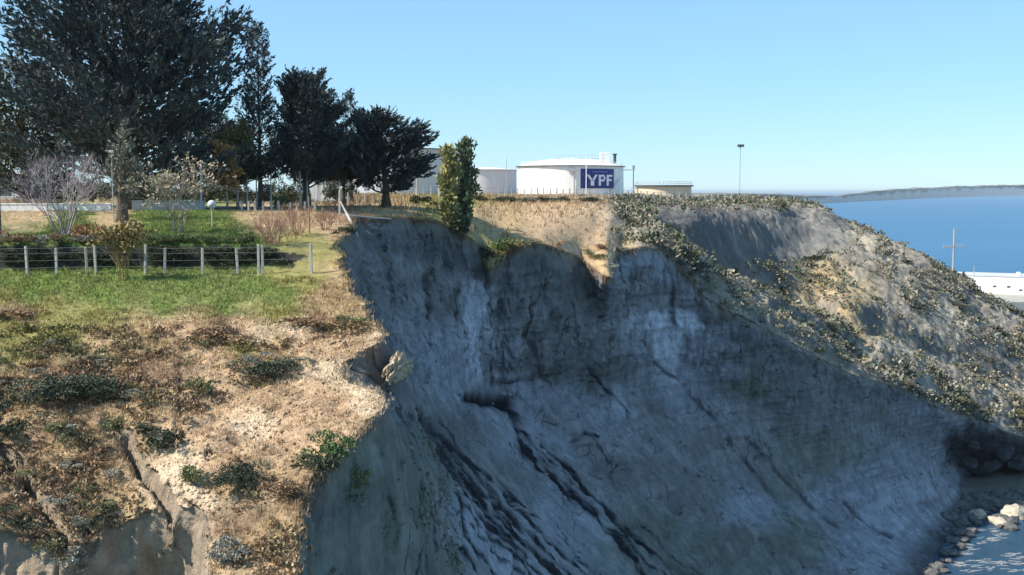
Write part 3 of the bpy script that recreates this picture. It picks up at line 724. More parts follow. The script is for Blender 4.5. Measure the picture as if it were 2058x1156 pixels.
def make_tree(label, base, H, radius, h0=0.12, limbs=60, elev=(5, 35), curl=0.35, sweep=(0, 0, 0), lean=(0, 0), spray=0.55, per=26,
              n=8, col=(.035, .045, .022), trunk_r=0.25, seed=1, name='conifer_tree', cat='tree', group=None, asym=None,
              bark=None, plate=0.35, top_tuft=True, width=0.27, spread=0.6, up=0.35, inner=0.25, cvar=0.4, parent=None, along=None, rvar=(.72, 1.12), tiers=0):
    rng = np.random.default_rng(seed)
    base = np.asarray(base, float)
    root = empty(name, base, label, cat, group) if parent is None else parent
    tb = MB()
    def axis(h): return np.array((lean[0] * h * h * H, lean[1] * h * h * H, h * H))
    hs = np.linspace(0, 0.97, 9)
    tb.tube([axis(h) - np.array((0, 0, .25 if h == 0 else 0)) for h in hs], [trunk_r * (1 - .93 * h) * (1.35 if h == 0 else 1) for h in hs], 8)
    P, D, Sz = [], [], []
    sw = np.array(sweep, float)
    for i in range(limbs):
        h = h0 + (1 - h0) * ((i + rng.uniform(0, 1)) / limbs) ** 1.0
        if tiers: h = min(.97, h0 + (1 - h0) * ((math.floor((h - h0) / (1 - h0) * tiers) + .5 + rng.normal(0, .10)) / tiers))
        az = i * 2.39996 + rng.uniform(-.5, .5)
        dh = np.array((math.cos(az), math.sin(az), 0))
        R = radius(h) * rng.uniform(*rvar)
        if asym: R *= asym(az, h)
        if R < .1: continue
        e = min(math.radians(rng.uniform(*elev)) * (.6 + .8 * h), 1.25)
        s0 = axis(h)
        t = np.linspace(0, 1, 6)[:, None]
        pts = s0 + dh * R * t + np.array((0, 0, 1)) * R * (math.tan(e) * t * .8 + curl * t ** 2.2) + sw * R * t ** 1.6
        tb.tube(list(pts), list(np.linspace(max(.018, trunk_r * .32 * (1 - h) + .02), .012, 6)), 4, cap=False)
        k = max(4, int(per * R * rng.uniform(.8, 1.2)))
        tt = inner + (1 - inner) * rng.uniform(0, 1, k) ** .75
        q = s0 + dh * R * tt[:, None] + np.array((0, 0, 1)) * R * (math.tan(e) * tt * .8 + curl * tt ** 2.2)[:, None] + sw * R * (tt ** 1.6)[:, None]
        latv = np.array((-math.sin(az), math.cos(az), 0)); lat = rng.normal(0, 1, k)
        q = q + latv * (lat * plate * R * .42 * np.sin(np.pi * np.clip(tt, .08, .93)))[:, None] + rng.normal(0, .10 * spray + .03 * R, (k, 3)) * np.array((1, 1, .8))
        tang = unit(dh + np.array((0, 0, 1)) * (math.tan(e) * .8 + curl * 2.2 * .6) + sw)
        dd = unit(tang + latv * (np.sign(lat) * .55 * np.minimum(1, np.abs(lat)))[:, None] + np.array((0, 0, up)))
        P.append(q); D.append(dd); Sz.append(spray * rng.uniform(.7, 1.25, k))
    if top_tuft:
        k = 26
        hh = rng.uniform(.90, 1.0, k)
        P.append(np.array([axis(x) for x in hh]) + rng.normal(0, .05 * spray, (k, 3))); D.append(np.tile(np.array((0, 0, 1.0)), (k, 1)) + rng.normal(0, .3, (k, 3))); Sz.append(np.full(k, spray * .8))
    P, D, Sz = np.concatenate(P), np.concatenate(D), np.concatenate(Sz)
    cc = np.asarray(col) * (1 + .35 * fbm(P + base, 2, seed, .5, .8))[:, None]
    V, F, C = leaf_cloud(P, D, Sz, n, cc, rng, spread=spread, width=width, cvar=cvar, along=along)
    tb.build('trunk', bark or M_bark, root, True)
    link('crown', np_mesh('crown', V, F, [M_leaf], C), root)
    return root

def prof_fn(pairs):
    x = [p[0] for p in pairs]; y = [p[1] for p in pairs]
    return lambda h: float(np.interp(h, x, y))

CON = dict(width=.19, spread=.42, n=11, cvar=.5, along=.42, rvar=(.55, 1.15))
make_tree('huge dark spreading conifer filling the upper left, its top cut by the frame', at(268, 424, 86), 19.5,
          prof_fn([(0, 5.6), (.12, 7.9), (.3, 8.4), (.55, 7.9), (.75, 6.9), (.9, 4.4), (1, .6)]), h0=.10, limbs=118, elev=(4, 30), curl=.24,
          spray=1.3, per=7.4, col=(.058, .073, .072), trunk_r=.75, seed=11, name='conifer_tree', plate=.55, up=.34, inner=.18,
          asym=lambda az, h: 1.0 + .08 * math.cos(az - 2.9) + .20 * math.sin(5 * az + 13 * h), **CON)
make_tree('greener conifer at the left picture edge beside the huge dark one', at(52, 416, 93), 11.6,
          prof_fn([(0, 4.4), (.15, 5.0), (.45, 4.2), (.75, 2.7), (1, .3)]), h0=.06, limbs=70, elev=(5, 30), curl=.3, spray=1.15, per=8.5,
          col=(.088, .092, .048), trunk_r=.4, seed=12, plate=.5, **CON)
make_tree('tall slim blue-grey spire conifer right of the huge dark tree', at(524, 410, 97), 15.3,
          prof_fn([(0, 2.0), (.12, 2.7), (.35, 2.5), (.48, 1.9), (.58, 1.25), (.8, .85), (.93, .45), (1, .12)]), h0=.12, limbs=92, elev=(4, 20), curl=.5, spray=.72, per=11,
          col=(.066, .076, .082), trunk_r=.22, seed=13, plate=.4, inner=.15, **CON)
make_tree('dense dark pine with a lumpy rounded top left of the windswept tree', at(616, 410, 99), 10.4,
          prof_fn([(0, 1.6), (.15, 2.9), (.4, 3.3), (.65, 3.0), (.85, 2.1), (1, .8)]), h0=.12, limbs=80, elev=(12, 40), curl=.36, sweep=(.22, 0, .1), spray=.85, per=15,
          col=(.062, .073, .068), trunk_r=.34, seed=14, plate=.55, inner=.22, width=.2, spread=.5, n=13, cvar=.5, along=.42, rvar=(.6, 1.15))
make_tree('windswept dark cypress leaning to the right in front of the grey tank', at(776, 411, 101), 7.4,
          prof_fn([(0, 2.6), (.15, 3.1), (.45, 3.2), (.7, 2.8), (.9, 2.2), (1, 1.3)]), h0=.08, limbs=50, tiers=7, elev=(-6, 8), curl=.06, sweep=(.55, 0, .40), lean=(-.12, 0), spray=1.15, per=9.0, up=.18,
          col=(.054, .064, .066), trunk_r=.38, seed=15, plate=.6, inner=.22, asym=lambda az, h: (1.0 + .62 * max(0, math.cos(az - math.pi)) * (1.15 - h)) * (1 - .75 * max(0, math.cos(az)) * max(0, 1 - h / .55)), width=.17, spread=.30, n=13, cvar=.5, along=.5, rvar=(.5, 1.15))
make_tree('low dark cypress crouching left of the windswept one', at(690, 411, 104), 5.6,
          prof_fn([(0, 2.0), (.3, 2.9), (.7, 2.3), (1, .8)]), h0=.22, limbs=38, elev=(0, 20), curl=.15, sweep=(.45, 0, .3), spray=1.1, per=11,
          col=(.052, .060, .054), trunk_r=.24, seed=25, plate=.6, inner=.22, width=.17, spread=.3, n=12, cvar=.5, along=.5, rvar=(.5, 1.15))
make_tree('thin pale spire conifer tip behind the windswept cypress', at(707, 404, 122), 11.6,
          prof_fn([(0, 1.4), (.3, 1.4), (.7, .7), (1, .1)]), h0=.15, limbs=52, elev=(5, 20), curl=.4, spray=.6, per=13, col=(.075, .085, .08), trunk_r=.16, seed=16, **CON)
make_tree('olive green bushy tree behind the small orange one', at(478, 412, 93), 5.6,
          prof_fn([(0, .5), (.3, 1.1), (.6, 1.5), (.85, 1.2), (1, .4)]), h0=.28, limbs=46, elev=(15, 50), curl=.3, spray=.42, per=34, n=8, col=(.17, .17, .085), trunk_r=.12, seed=17,
          name='bushy_tree', bark=M_bark_pale, plate=.6, width=.22)
make_tree('small tree with rusty orange autumn leaves and a pale trunk', at(457, 414, 90), 4.3,
          prof_fn([(0, .4), (.3, .75), (.6, 1.05), (.85, .85), (1, .3)]), h0=.34, limbs=30, elev=(15, 50), curl=.3, spray=.34, per=42, n=7, col=(.42, .25, .09), trunk_r=.085, seed=18,
          name='small_tree', bark=M_bark_pale, plate=.6, width=.28)
make_tree('ragged young conifer with a thick dark trunk and thin bent tip', at(246, 457, 66), 6.0,
          prof_fn([(0, .5), (.26, .6), (.36, 1.1), (.5, 1.0), (.66, .5), (.8, .2), (1, .1)]), h0=.24, limbs=34, elev=(8, 30), curl=.35, lean=(.05, 0), spray=.6, per=11,
          col=(.19, .18, .14), trunk_r=.42, seed=19, plate=.4, inner=.25, **CON)
make_tree('dark broad conifer filling the gap behind the huge one and the spire', at(420, 408, 118), 9.0,
          prof_fn([(0, 3.0), (.2, 4.0), (.6, 3.2), (1, .4)]), h0=.03, limbs=60, elev=(4, 30), curl=.3, spray=1.1, per=8, col=(.05, .056, .04), trunk_r=.3, seed=23, plate=.5, **CON)
# slim pale trunks of the grove behind the lawn
for px, py, Y, H, lab in ((497, 411, 92, 4.2, 'slim pale-trunked sapling just right of the olive tree'), (516, 411, 94, 3.6, 'slim pale-trunked sapling under the spire conifer'),
                          (545, 410, 92, 3.9, 'slim pale-trunked sapling between spire conifer and round green bush'), (604, 411, 91, 4.3, 'slim pale-trunked sapling just right of the round green bush'),
                          (618, 411, 92, 4.0, 'slim pale-trunked sapling left of the white plank shed')):
    make_tree(lab, at(px, py, Y), H, prof_fn([(0, .1), (.5, .4), (.8, .7), (1, .2)]), h0=.5, limbs=16, elev=(30, 60), curl=.3, spray=.26, per=30, n=6, col=(.06, .06, .04),
              trunk_r=.09, seed=200 + px, name='sapling_tree', bark=M_bark_pale, plate=.5, group=None)
# twin columnar trees on the cliff edge
def column(label, base, H, W, col, seed, lean=0.0):
    return make_tree(label, base, H, prof_fn([(0, .5 * W), (.15, .95 * W), (.4, W), (.62, .85 * W), (.8, .62 * W), (.93, .5 * W), (1, .22 * W)]), h0=.03, limbs=60, elev=(45, 60), curl=.5, lean=(lean, 0), rvar=(.25, 1.6),
              spray=.50, per=13, n=8, col=col, trunk_r=.12, seed=seed, name='columnar_tree', plate=1.0, width=.24, up=.9, inner=.1, cvar=.5)
column('yellow-green columnar tree, shorter of the pair on the cliff edge', at(905, 456, 91.5), 6.0, .60, (.27, .25, .095), 21, -.02)
column('taller darker columnar tree of the pair on the cliff edge', at(934, 462, 92.3), 7.0, .64, (.16, .175, .09), 22, .02)  # darker green, partly the shaded side of the pair put into the leaf colour

# ---------------------------------------------------------------- bare and twiggy shrubs
def twig_bush(label, base, H, W, col, seed, stems=12, depth=5, r=.035, name='bare_shrub', cat='shrub', leaf=None, leafn=0, spread=.38, straight=.75):
    rng = np.random.default_rng(seed); segs = []; tips = []
    def grow(p, d, L, rad, k):
        q = p + d * L
        segs.append((p, q, rad, rad * .72))
        if k == 0: tips.append((q, d)); return
        for j in range(2 if rng.uniform() < .75 else 3):
            nd = unit(d + rng.normal(0, spread, 3) + np.array((0, 0, .16)))
            grow(q, nd, L * rng.uniform(.6, .92), rad * .66, k - 1)
    L0 = H / sum(.77 ** i for i in range(depth + 1)) * 1.05
    for i in range(stems):
        az = 2 * math.pi * (i + rng.uniform(0, .8)) / stems; o = rng.uniform(.15, 1) * W
        d = unit(np.array((math.cos(az) * o / H, math.sin(az) * o / H, 1.0)))
        grow(np.array((math.cos(az) * .18, math.sin(az) * .18, -.05)), d, L0 * rng.uniform(.8, 1.1), r * rng.uniform(.7, 1.1), depth)
    root = empty(name, base, label, cat)
    V, F, C = seg_mesh(segs, col, rng)
    link('branches', np_mesh('branches', V, F, [M_twig], C), root)
    if leaf is not None:
        tp = np.array([t[0] for t in tips]); td = np.array([t[1] for t in tips])
        V, F, C = leaf_cloud(tp, td, .2, leafn, leaf, rng, spread=.7, width=.3)
        link('leaves', np_mesh('leaves', V, F, [M_leaf], C), root)
    return root
twig_bush('large bare pinkish grey shrub beside the ragged young conifer', at(128, 478, 57.5), 4.5, 2.6, (.36, .30, .30), 31, stems=15, depth=6, r=.045)
twig_bush('tan twiggy shrub on the upper lawn left of the globe lamp', at(357, 470, 59), 3.4, 1.7, (.33, .28, .22), 32, stems=10, depth=5, r=.04, leaf=(.34, .28, .19), leafn=3)
twig_bush('pinkish brown bare shrub overhanging the right end of the fence', at(548, 497, 54.6), 1.75, 1.3, (.37, .215, .155), 33, stems=20, depth=5, r=.032)
twig_bush('rusty bare shrub left of the brown wooden pole', at(600, 470, 59), 1.5, 1.1, (.34, .20, .14), 37, stems=16, depth=5, r=.028)
twig_bush('reddish bare shrub at the lip end of the upper lawn', at(655, 462, 62), 1.2, 1.2, (.33, .19, .13), 38, stems=16, depth=5, r=.026)
twig_bush('small dry brown shrub by the brown pole', at(588, 492, 56), 1.1, .8, (.24, .16, .11), 34, stems=9, depth=4, r=.02)
twig_bush('upright yellow-brown dry shrub growing in front of the fence', at(247, 562, 50.2), 2.2, .5, (.30, .22, .10), 35, stems=13, depth=5, r=.024, leaf=(.28, .21, .09), leafn=3, spread=.25)
twig_bush('rusty dry shrub rising above the fence at its double post', at(180, 505, 54.2), 1.1, .7, (.30, .17, .09), 36, stems=9, depth=4, r=.02, leaf=(.30, .17, .08), leafn=3)

# ---------------------------------------------------------------- shrubs: a few moulds, many plants
def shrub_mesh(name, col, seed, n=420, leaf=.11, flat=.7, lumps=9, width=.4, cvar=.45):
    """Mound of leaf tufts about 1 m across, irregular, open between its lumps."""
    rng = np.random.default_rng(seed); P = []; D = []
    cs = rng.normal(0, .26, (lumps, 3)) * np.array((1, 1, .5)) + np.array((0, 0, .22)); rs = rng.uniform(.14, .30, lumps)
    for i in range(n // 3):
        k = rng.integers(lumps); u = unit(rng.normal(0, 1, 3)); u[2] = abs(u[2]) * .9 - .15
        P.append(cs[k] + u * rs[k] * rng.uniform(.55, 1.08)); D.append(unit(u + np.array((0, 0, .45))))
    P = np.array(P); D = np.array(D); P[:, 2] = np.maximum(P[:, 2] * flat / .7, 0)
    cc = np.asarray(col) * (1 + .4 * vnoise(P * 5, seed))[:, None]
    V, F, C = leaf_cloud(P, D, leaf, 3, cc, rng, spread=.55, width=width, cvar=cvar)
    return np_mesh(name, V, F, [M_leaf], C)
MOULD = {
 'dark': [shrub_mesh('dark_shrub', (0.068, 0.078, 0.046), 41 + i, 1700, .072) for i in range(3)],
 'brown': [shrub_mesh('brown_shrub', (0.27, 0.176, 0.101), 51 + i, 1700, .072) for i in range(3)],
 'grey': [shrub_mesh('grey_shrub', (.185, .182, .14), 61 + i, 1700, .072) for i in range(4)],
 'olive': [shrub_mesh('olive_shrub', (0.169, 0.169, 0.081), 71 + i, 1700, .072) for i in range(3)],
 'pale': [shrub_mesh('pale_shrub', (.30, .28, .225), 81 + i, 1700, .072) for i in range(3)],
 'huge': [shrub_mesh('juniper_shrub', (.065, .078, .05), 97 + i, 4200, .055, lumps=16, width=.3) for i in range(3)],
 'green': [shrub_mesh('green_shrub', (.125, .165, .065), 91 + i, 1700, .072) for i in range(3)],
}
def plant(kind, p, w, h, label, group=None, name=None, rng=RNG):
    o = link(name or kind + '_shrub', MOULD[kind][int(rng.integers(len(MOULD[kind])))])
    o.location = (p[0], p[1], p[2] - .04 * h); o.rotation_euler = (0, 0, rng.uniform(0, 6.28)); o.scale = (w, w * rng.uniform(.85, 1.1), h)
    return tag(o, label, 'shrub', group)

LOOK0 = {'olive': 'olive', 'pale': 'pale', 'brown': 'brown'}
# the ones that stand out
def pl(kind, px, py, wpx, hpx, label, down=False, **k):
    p = ground(px, py, 0, 120, down=down); s = p[1] / F_PX
    return plant(kind, p, wpx * s * 1.15, hpx * s * 1.5, label, **k)
pl('huge', 105, 806, 120, 62, 'big dark green juniper-like shrub, left one of the dark pair on the slope')
pl('huge', 190, 800, 105, 50, 'dark green shrub touching the big juniper-like shrub on its right')
pl('brown', 450, 684, 95, 34, 'dark brown scrub clump at the lower edge of the green lawn')
pl('huge', 545, 752, 110, 42, 'wide dark brown-green shrub in the middle of the sandy slope')
pl('huge', 480, 985, 95, 62, 'dark shrub above the sunlit rib at the bottom')
pl('olive', 385, 965, 60, 34, 'olive shrub on the pale bank left of the sunlit rib')
pl('green', 690, 930, 70, 62, 'green leafy shrub at the cliff lip above the shadowed buttress')
pl('dark', 655, 975, 70, 50, 'dark shrub just below the green leafy shrub on the lip')
pl('olive', 720, 975, 46, 52, 'pale green bush hanging just over the lip in the shade', down=True)
pl('pale', 140, 1140, 62, 50, 'whitish grey shrub in the shaded cut at the lower left')
pl('pale', 462, 1128, 60, 55, 'whitish shrub on the left edge of the sunlit rib')
pl('brown', 575, 1000, 70, 40, 'brown scrub where the sunlit rib meets the shaded buttress')
pl('brown', 40, 640, 75, 28, 'dark brown scrub patch on the lawn at the left edge')
pl('olive', 405, 782, 50, 30, 'round olive brown shrub beside the bare trampled earth')
pl('dark', 330, 905, 60, 55, 'dark shrub at the head of the black erosion crack')
pl('olive', 230, 872, 70, 42, 'tawny shrub left of the black erosion crack')
pl('dark', 20, 880, 70, 45, 'dark shrub at the left frame edge above the shaded cut')
pl('dark', 300, 870, 46, 24, 'small dark shrub on the brow above the erosion crack')
pl('brown', 640, 660, 90, 34, 'brown bracken-like shrub close to the cliff lip under the lawn')
pl('olive', 690, 655, 66, 26, 'olive grey shrub at the lip corner under the lawn')
pl('green', 570, 414, 44, 30, 'round green bush under the dark pines')
pl('dark', 925, 472, 46, 44, 'dark shrub at the foot of the twin columnar trees')
pl('dark', 985, 520, 44, 34, 'dark shrub clinging in the notch of the cliff edge')
pl('green', 1008, 505, 56, 28, 'bright green bush beside the notch of the cliff edge')
pl('dark', 700, 478, 34, 22, 'dark scrub under the broken railing')
pl('dark', 850, 400, 40, 26, 'dark shrub against the foot of the grey tank')
pl('olive', 1035, 500, 40, 20, 'olive tuft shrub on the lip right of the notch')
for px, py, k, w, h in ((1205, 520, 'olive', 34, 12), (1226, 538, 'pale', 26, 10), (1212, 500, 'brown', 30, 10), (1180, 508, 'olive', 30, 10), (1245, 505, 'pale', 34, 12), (1120, 494, 'brown', 30, 8), (1068, 492, 'olive', 34, 9)):
    pl(k, px, py, w, h, 'low %s tuft shrub on the cliff lip %s' % (LOOK0[k], 'on the sunlit tongue' if 1195 < px < 1230 else 'right of the sunlit tongue' if px > 1230 else 'left of the sunlit tongue'), group='tuft shrubs on the far cliff lip')
# hedge on top of the retaining bank
for px in range(-10, 250, 24):
    p = ground(px + RNG.uniform(-8, 8), 489, 50, 60); plant(['brown', 'olive', 'brown', 'pale'][px // 24 % 4], p, RNG.uniform(.8, 1.2), RNG.uniform(.6, 1.0), 'dry hedge shrub on the bank top behind the left half of the fence', 'dry hedge shrubs above the fence', 'hedge_shrub')
for px in range(268, 520, 20):
    p = ground(px + RNG.uniform(-8, 8), 488, 50, 60); plant(['green', 'green', 'olive'][px // 20 % 3], p, RNG.uniform(.75, 1.1), RNG.uniform(.6, .95), 'green hedge shrub on the bank top behind the right half of the fence', 'green hedge shrubs above the fence', 'hedge_shrub')
for i in range(40):  # ivy cover, with plants added to deepen the shade on the bank
    px = RNG.uniform(0, 560); p = ground(px, RNG.uniform(505, 535), 50, 60)
    plant('dark', p, RNG.uniform(.7, 1.2), RNG.uniform(.6, .9), 'dark ivy-like shrub on the bank behind the fence ' + ('at the left picture edge' if px < 55 else 'left of the double post' if px < 175 else 'left of the dry upright shrub' if px < 247 else 'just right of the dry upright shrub' if px < 335 else 'below the globe lamp' if px < 450 else 'at its right end'), 'dark shrubs on the bank behind the fence', 'bank_shrub')
# dark scrub in front of the tank farm fence
for i in range(46):
    px = RNG.uniform(950, 1480); Y = RNG.uniform(196, 214); p = ground(px, 402, 150, 260); 
    plant('dark' if RNG.uniform() < .7 else 'grey', np.array((at(px, 402, p[1])[0], p[1], p[2])), RNG.uniform(1.6, 3.2), RNG.uniform(1.0, 1.7), 'low dark shrub before the tank farm fence ' + ('under the lilac tank' if px < 1040 else 'under the big white tank' if px < 1250 else 'under the low cream tank' if px < 1395 else 'right of the low cream tank'), 'dark shrubs along the tank farm fence', 'fence_shrub')

LOOK = {'brown': 'rust-brown', 'olive': 'olive', 'dark': 'dark green', 'grey': 'grey-green', 'pale': 'pale grey', 'green': 'fresh green'}
def nearest(places, px, py): return min(places, key=lambda q: math.hypot(q[0] - px, q[1] - py))[2]
SLOPE = [(60, 720, 'just below the lawn at the left'), (280, 700, 'between the lawn and the trampled earth'), (460, 730, 'around the pale footpath below the lawn'), (640, 700, 'near the cliff lip above the bite'),
         (90, 870, 'below the big juniper-like shrubs'), (300, 790, 'right of the big juniper-like shrubs'), (560, 830, 'on the bare sandy slope below the bite'), (170, 970, 'on the tongue left of the erosion crack'),
         (30, 1000, 'by the shaded cut at the left edge'), (430, 950, 'on the pale bank right of the erosion crack'), (600, 930, 'near the lip above the shaded buttress'), (490, 1090, 'on the sunlit rib at the bottom')]
SPURP = [(1290, 440, 'behind the middle buttress of the cliff'), (1400, 415, 'on the plateau edge before the low cream tank'), (1540, 415, 'on the plateau edge under the lamp mast'), (1420, 540, 'on the upper rib beside the shaded hollow'),
         (1540, 620, 'on the rib where the shaded hollow ends'), (1690, 470, 'at the top corner of the spur against the sea'), (1680, 570, 'on the orange grass patch of the spur'), (1800, 540, 'on the spur crest against the sea'),
         (1700, 680, 'on the spur below the orange grass patch'), (1860, 620, 'on the spur face under the utility pole'), (1960, 620, 'on the crest below the utility pole'), (1830, 730, 'low on the spur above the landslide edge'),
         (1960, 720, 'in the shaded gully of the spur'), (2000, 800, 'on the spur foot above the dark cave')]

for i, px in enumerate(range(70, 690, 34)):
    if 600 < px < 640: continue
    Y = 112 + 9 * (i % 3); p = at(px, 412, Y); p[2] = height(p[0], p[1])
    plant('huge', p, RNG.uniform(2.6, 4.0), RNG.uniform(3.2, 5.5), 'tall dark bush in the shade under the trees ' + ('at the far left' if px < 200 else 'behind the pale low wall' if px < 420 else 'behind the pale slim trunks'), 'dark bushes under the trees', 'dark_bush')

# scattered shrubs over the near slope and over the spur
def scatter(n, X0, X1, Y0, Y1, Ymin, Ymax, keep, rng, down=False):
    G = DOWN if down else TOP; gx, gy = (DX, DY) if down else (TX, TY)
    m = (gx > X0) & (gx < X1) & (gy > Y0) & (gy < Y1) & (G[..., 1] > Ymin) & (G[..., 1] < Ymax)
    m[-1] = False; m[:, -1] = False; m[:, 0] = False
    a = np.linalg.norm(np.cross(np.roll(G, -1, 0) - G, np.roll(G, -1, 1) - G), axis=-1) * m
    a = a * keep
    c = rng.choice(a.size, n, p=(a / a.sum()).ravel())
    i, j = np.unravel_index(c, a.shape)
    u, v = rng.uniform(0, 1, (2, n, 1))
    return (1-u)*(1-v)*G[i, j] + u*(1-v)*G[i+1, j] + (1-u)*v*G[i, j+1] + u*v*G[i+1, j+1], i, j
r2 = np.random.default_rng(77)
lum = tintT @ np.array((.3, .6, .1))
greenish = tintT[..., 1] / (tintT[..., 0] + .01)
ok_flat = (nT[..., 2] > .55)
patch = smooth(fbm(TOP, 3, 141, .6, .5), -.15, .35)
P_, i_, j_ = scatter(90, -40, 770, 690, 1150, 20, 45, ok_flat * (greenish < .95) * (.08 + patch) * (lum < .3), r2)
for p, i, j in zip(P_, i_, j_):
    k = ['brown', 'olive', 'brown', 'pale', 'olive', 'dark'][int(r2.integers(6))]
    plant(k, p, r2.uniform(.35, .85), r2.uniform(.25, .5), 'small %s shrub %s' % (LOOK[k], nearest(SLOPE, *proj(p))), 'small dry shrubs of the foreground slope', 'slope_shrub', r2)
keep = (nT[..., 2] > .42) * (1 - hol) * (.16 + smooth(fbm(TOP, 4, 143, .6, .10), -.12, .22)) * (1 - far)
keep = keep * (1 + 2.5 * np.exp(-(np.linalg.norm(TOP - TOP[:, :1], axis=-1) / 7.0) ** 2) * (TX > 1300))
P_, i_, j_ = scatter(175, 1240, 2080, 400, 860, 118, 232, keep, r2)
for p in P_:
    k = ['grey', 'grey', 'pale', 'grey', 'olive', 'dark'][int(r2.integers(6))]
    s = r2.uniform(1.6, 3.2)
    plant(k, p, s, s * r2.uniform(.4, .65), '%s shrub %s' % (LOOK[k], nearest(SPURP, *proj(p))), 'shrubs on the sea spur', 'spur_shrub', r2)
# the countless smaller ones, one mass
def mass(name, P, size, cols, n, leaf, rng, tris=3, flat=.55):
    m = len(P); pts = []; D = []; cc = []; sz = []
    base = np.repeat(P, n, 0); s = np.repeat(size, n)
    u = unit(rng.normal(0, 1, base.shape)); u[:, 2] = np.abs(u[:, 2])
    q = base + u * (s * rng.uniform(.35, .55, len(s)))[:, None] * np.array((1, 1, flat * 1.6))
    d = unit(u + np.array((0, 0, .5)))
    return leaf_cloud(q, d, s * leaf, tris, np.repeat(cols, n, 0), rng, spread=.5, width=.42, cvar=.4)
P_, i_, j_ = scatter(7600, 1236, 2100, 398, 870, 112, 235, keep, r2)
pick = np.array([(.19, .185, .14), (.25, .23, .175), (.13, .14, .09), (.27, .23, .16), (.085, .092, .06)])
V, F, C = mass('spur_scrub', P_, .35 + 1.5 * r2.uniform(0, 1, len(P_)) ** 2, pick[r2.integers(0, 5, len(P_))], 7, .34, r2)
o = link('spur_scrub', np_mesh('spur_scrub', V, F, [M_leaf], C)); tag(o, 'low grey-green scrub covering the spur', 'scrub', None, 'stuff')

# ---------------------------------------------------------------- grass
def blades(P, h, cols, nb, rng, lean=.55, w=.09):
    m = len(P); b = np.repeat(P, nb, 0); H = np.repeat(h, nb) * rng.uniform(.5, 1.15, m * nb)
    b = b + rng.normal(0, .34, b.shape) * H[:, None] * np.array((1, 1, .1))
    az = rng.uniform(0, 2 * np.pi, m * nb); a2 = rng.uniform(0, 2 * np.pi, m * nb)
    side = np.stack([np.cos(az), np.sin(az), np.zeros_like(az)], -1) * (H * w)[:, None]
    tip = b + np.stack([np.cos(a2) * lean * H, np.sin(a2) * lean * H, H], -1) * 1.0
    b = b - np.array((0, 0, .02))
    V = np.stack([b - side, b + side, tip], 1).reshape(-1, 3)
    c = np.repeat(cols, nb, 0) * (1 + rng.uniform(-.35, .35, (m * nb, 1)))
    return V, np.arange(len(V)).reshape(-1, 3), np.repeat(np.clip(c, .008, .75), 3, 0)
r3 = np.random.default_rng(88)
def grass(name, n, box, Yr, keep, h, label, cat, nb=5, dark=.25, lean=.55, tintmul=(1, 1, 1), w=.095):
    P_, i, j = scatter(n, *box, *Yr, keep, r3)
    c = tintT[i, j] * np.array(tintmul) * r3.uniform(.75, 1.25, (n, 1))
    dk = r3.uniform(0, 1, n) < dark
    c[dk] *= np.array((.45, .40, .36))
    hh = r3.uniform(h[0], h[1], n) * (P_[:, 1] / 40.0) ** .35
    V, F, C = blades(P_, hh, c, nb, r3, lean, w)
    o = link(name, np_mesh(name, V, F, [M_grass], C)); return tag(o, label, cat, None, 'stuff')
isg = smooth(greenish, .85, 1.1)
grass('lawn_grass', 26000, (-60, 740, 425, 720), (38, 86), ok_flat * (.05 + isg), (.06, .16), 'short green grass of the lawn terraces', 'grass', 6, .12, .7, (1.2, 1.15, 1.3))
tuftpatch = smooth(fbm(TOP, 4, 151, .65, .8), -.25, .3)
grass('dry_grass', 24000, (-60, 800, 560, 1180), (20, 56), ok_flat * (1 - .9 * isg) * (.12 + tuftpatch) * np.clip(1.5 - 3.2 * lum, .12, 1), (.05, .17), 'dry tan grass tufts on the foreground slope', 'grass', 5, .24, .6, (1.2, 1.2, 1.2))
grass('sparse_grass', 6000, (-60, 800, 640, 1180), (20, 56), ok_flat * (1 - .9 * isg), (.06, .13), 'sparse stubble on the bare earth', 'grass', 4, .45, .6)
grass('plateau_grass', 16000, (560, 1420, 388, 560), (66, 300), ok_flat * 1.0, (.12, .38), 'tawny grass on the plateau behind the cliff edge', 'grass', 5, .3, .5)
# leafy litter of low scrub, between the grass
P_, i_, j_ = scatter(2300, -40, 780, 660, 1170, 20, 50, ok_flat * (1 - isg) * (.03 + patch) * (lum < .33), r3)
V, F, C = mass('low_scrub', P_, r3.uniform(.08, .30, len(P_)), tintT[i_, j_] * r3.uniform(.4, 1.0, (len(P_), 1)), 10, .42, r3)
o = link('low_scrub', np_mesh('low_scrub', V, F, [M_leaf], C)); tag(o, 'low dark scrub dotted over the foreground slope', 'scrub', None, 'stuff')
# clods and pebbles on the bare earth
P_, i_, j_ = scatter(5200, -40, 790, 640, 1170, 20, 46, ok_flat * (1 - isg) * (.1 + smooth(lum, .2, .42)), r3)
oc = np.array([(1,0,0),(0,1,0),(-1,0,0),(0,-1,0),(0,0,.8),(0,0,-.8)], float); fo = np.array([(0,1,4),(1,2,4),(2,3,4),(3,0,4),(1,0,5),(2,1,5),(3,2,5),(0,3,5)])
s_ = .02 + .09 * r3.uniform(0, 1, len(P_)) ** 3; V = P_[:, None] + oc[None] * s_[:, None, None] * r3.uniform(.6, 1.3, (len(P_), 6, 1))
F = (fo[None] + (np.arange(len(P_)) * 6)[:, None, None]).reshape(-1, 3); C = np.repeat(tintT[i_, j_] * r3.uniform(.7, 1.15, (len(P_), 1)), 6, 0)
o = link('earth_clods', np_mesh('earth_clods', V.reshape(-1, 3), F, [M_ground], C)); tag(o, 'small earth clods and stones on the bare slope', 'clods', None, 'stuff')
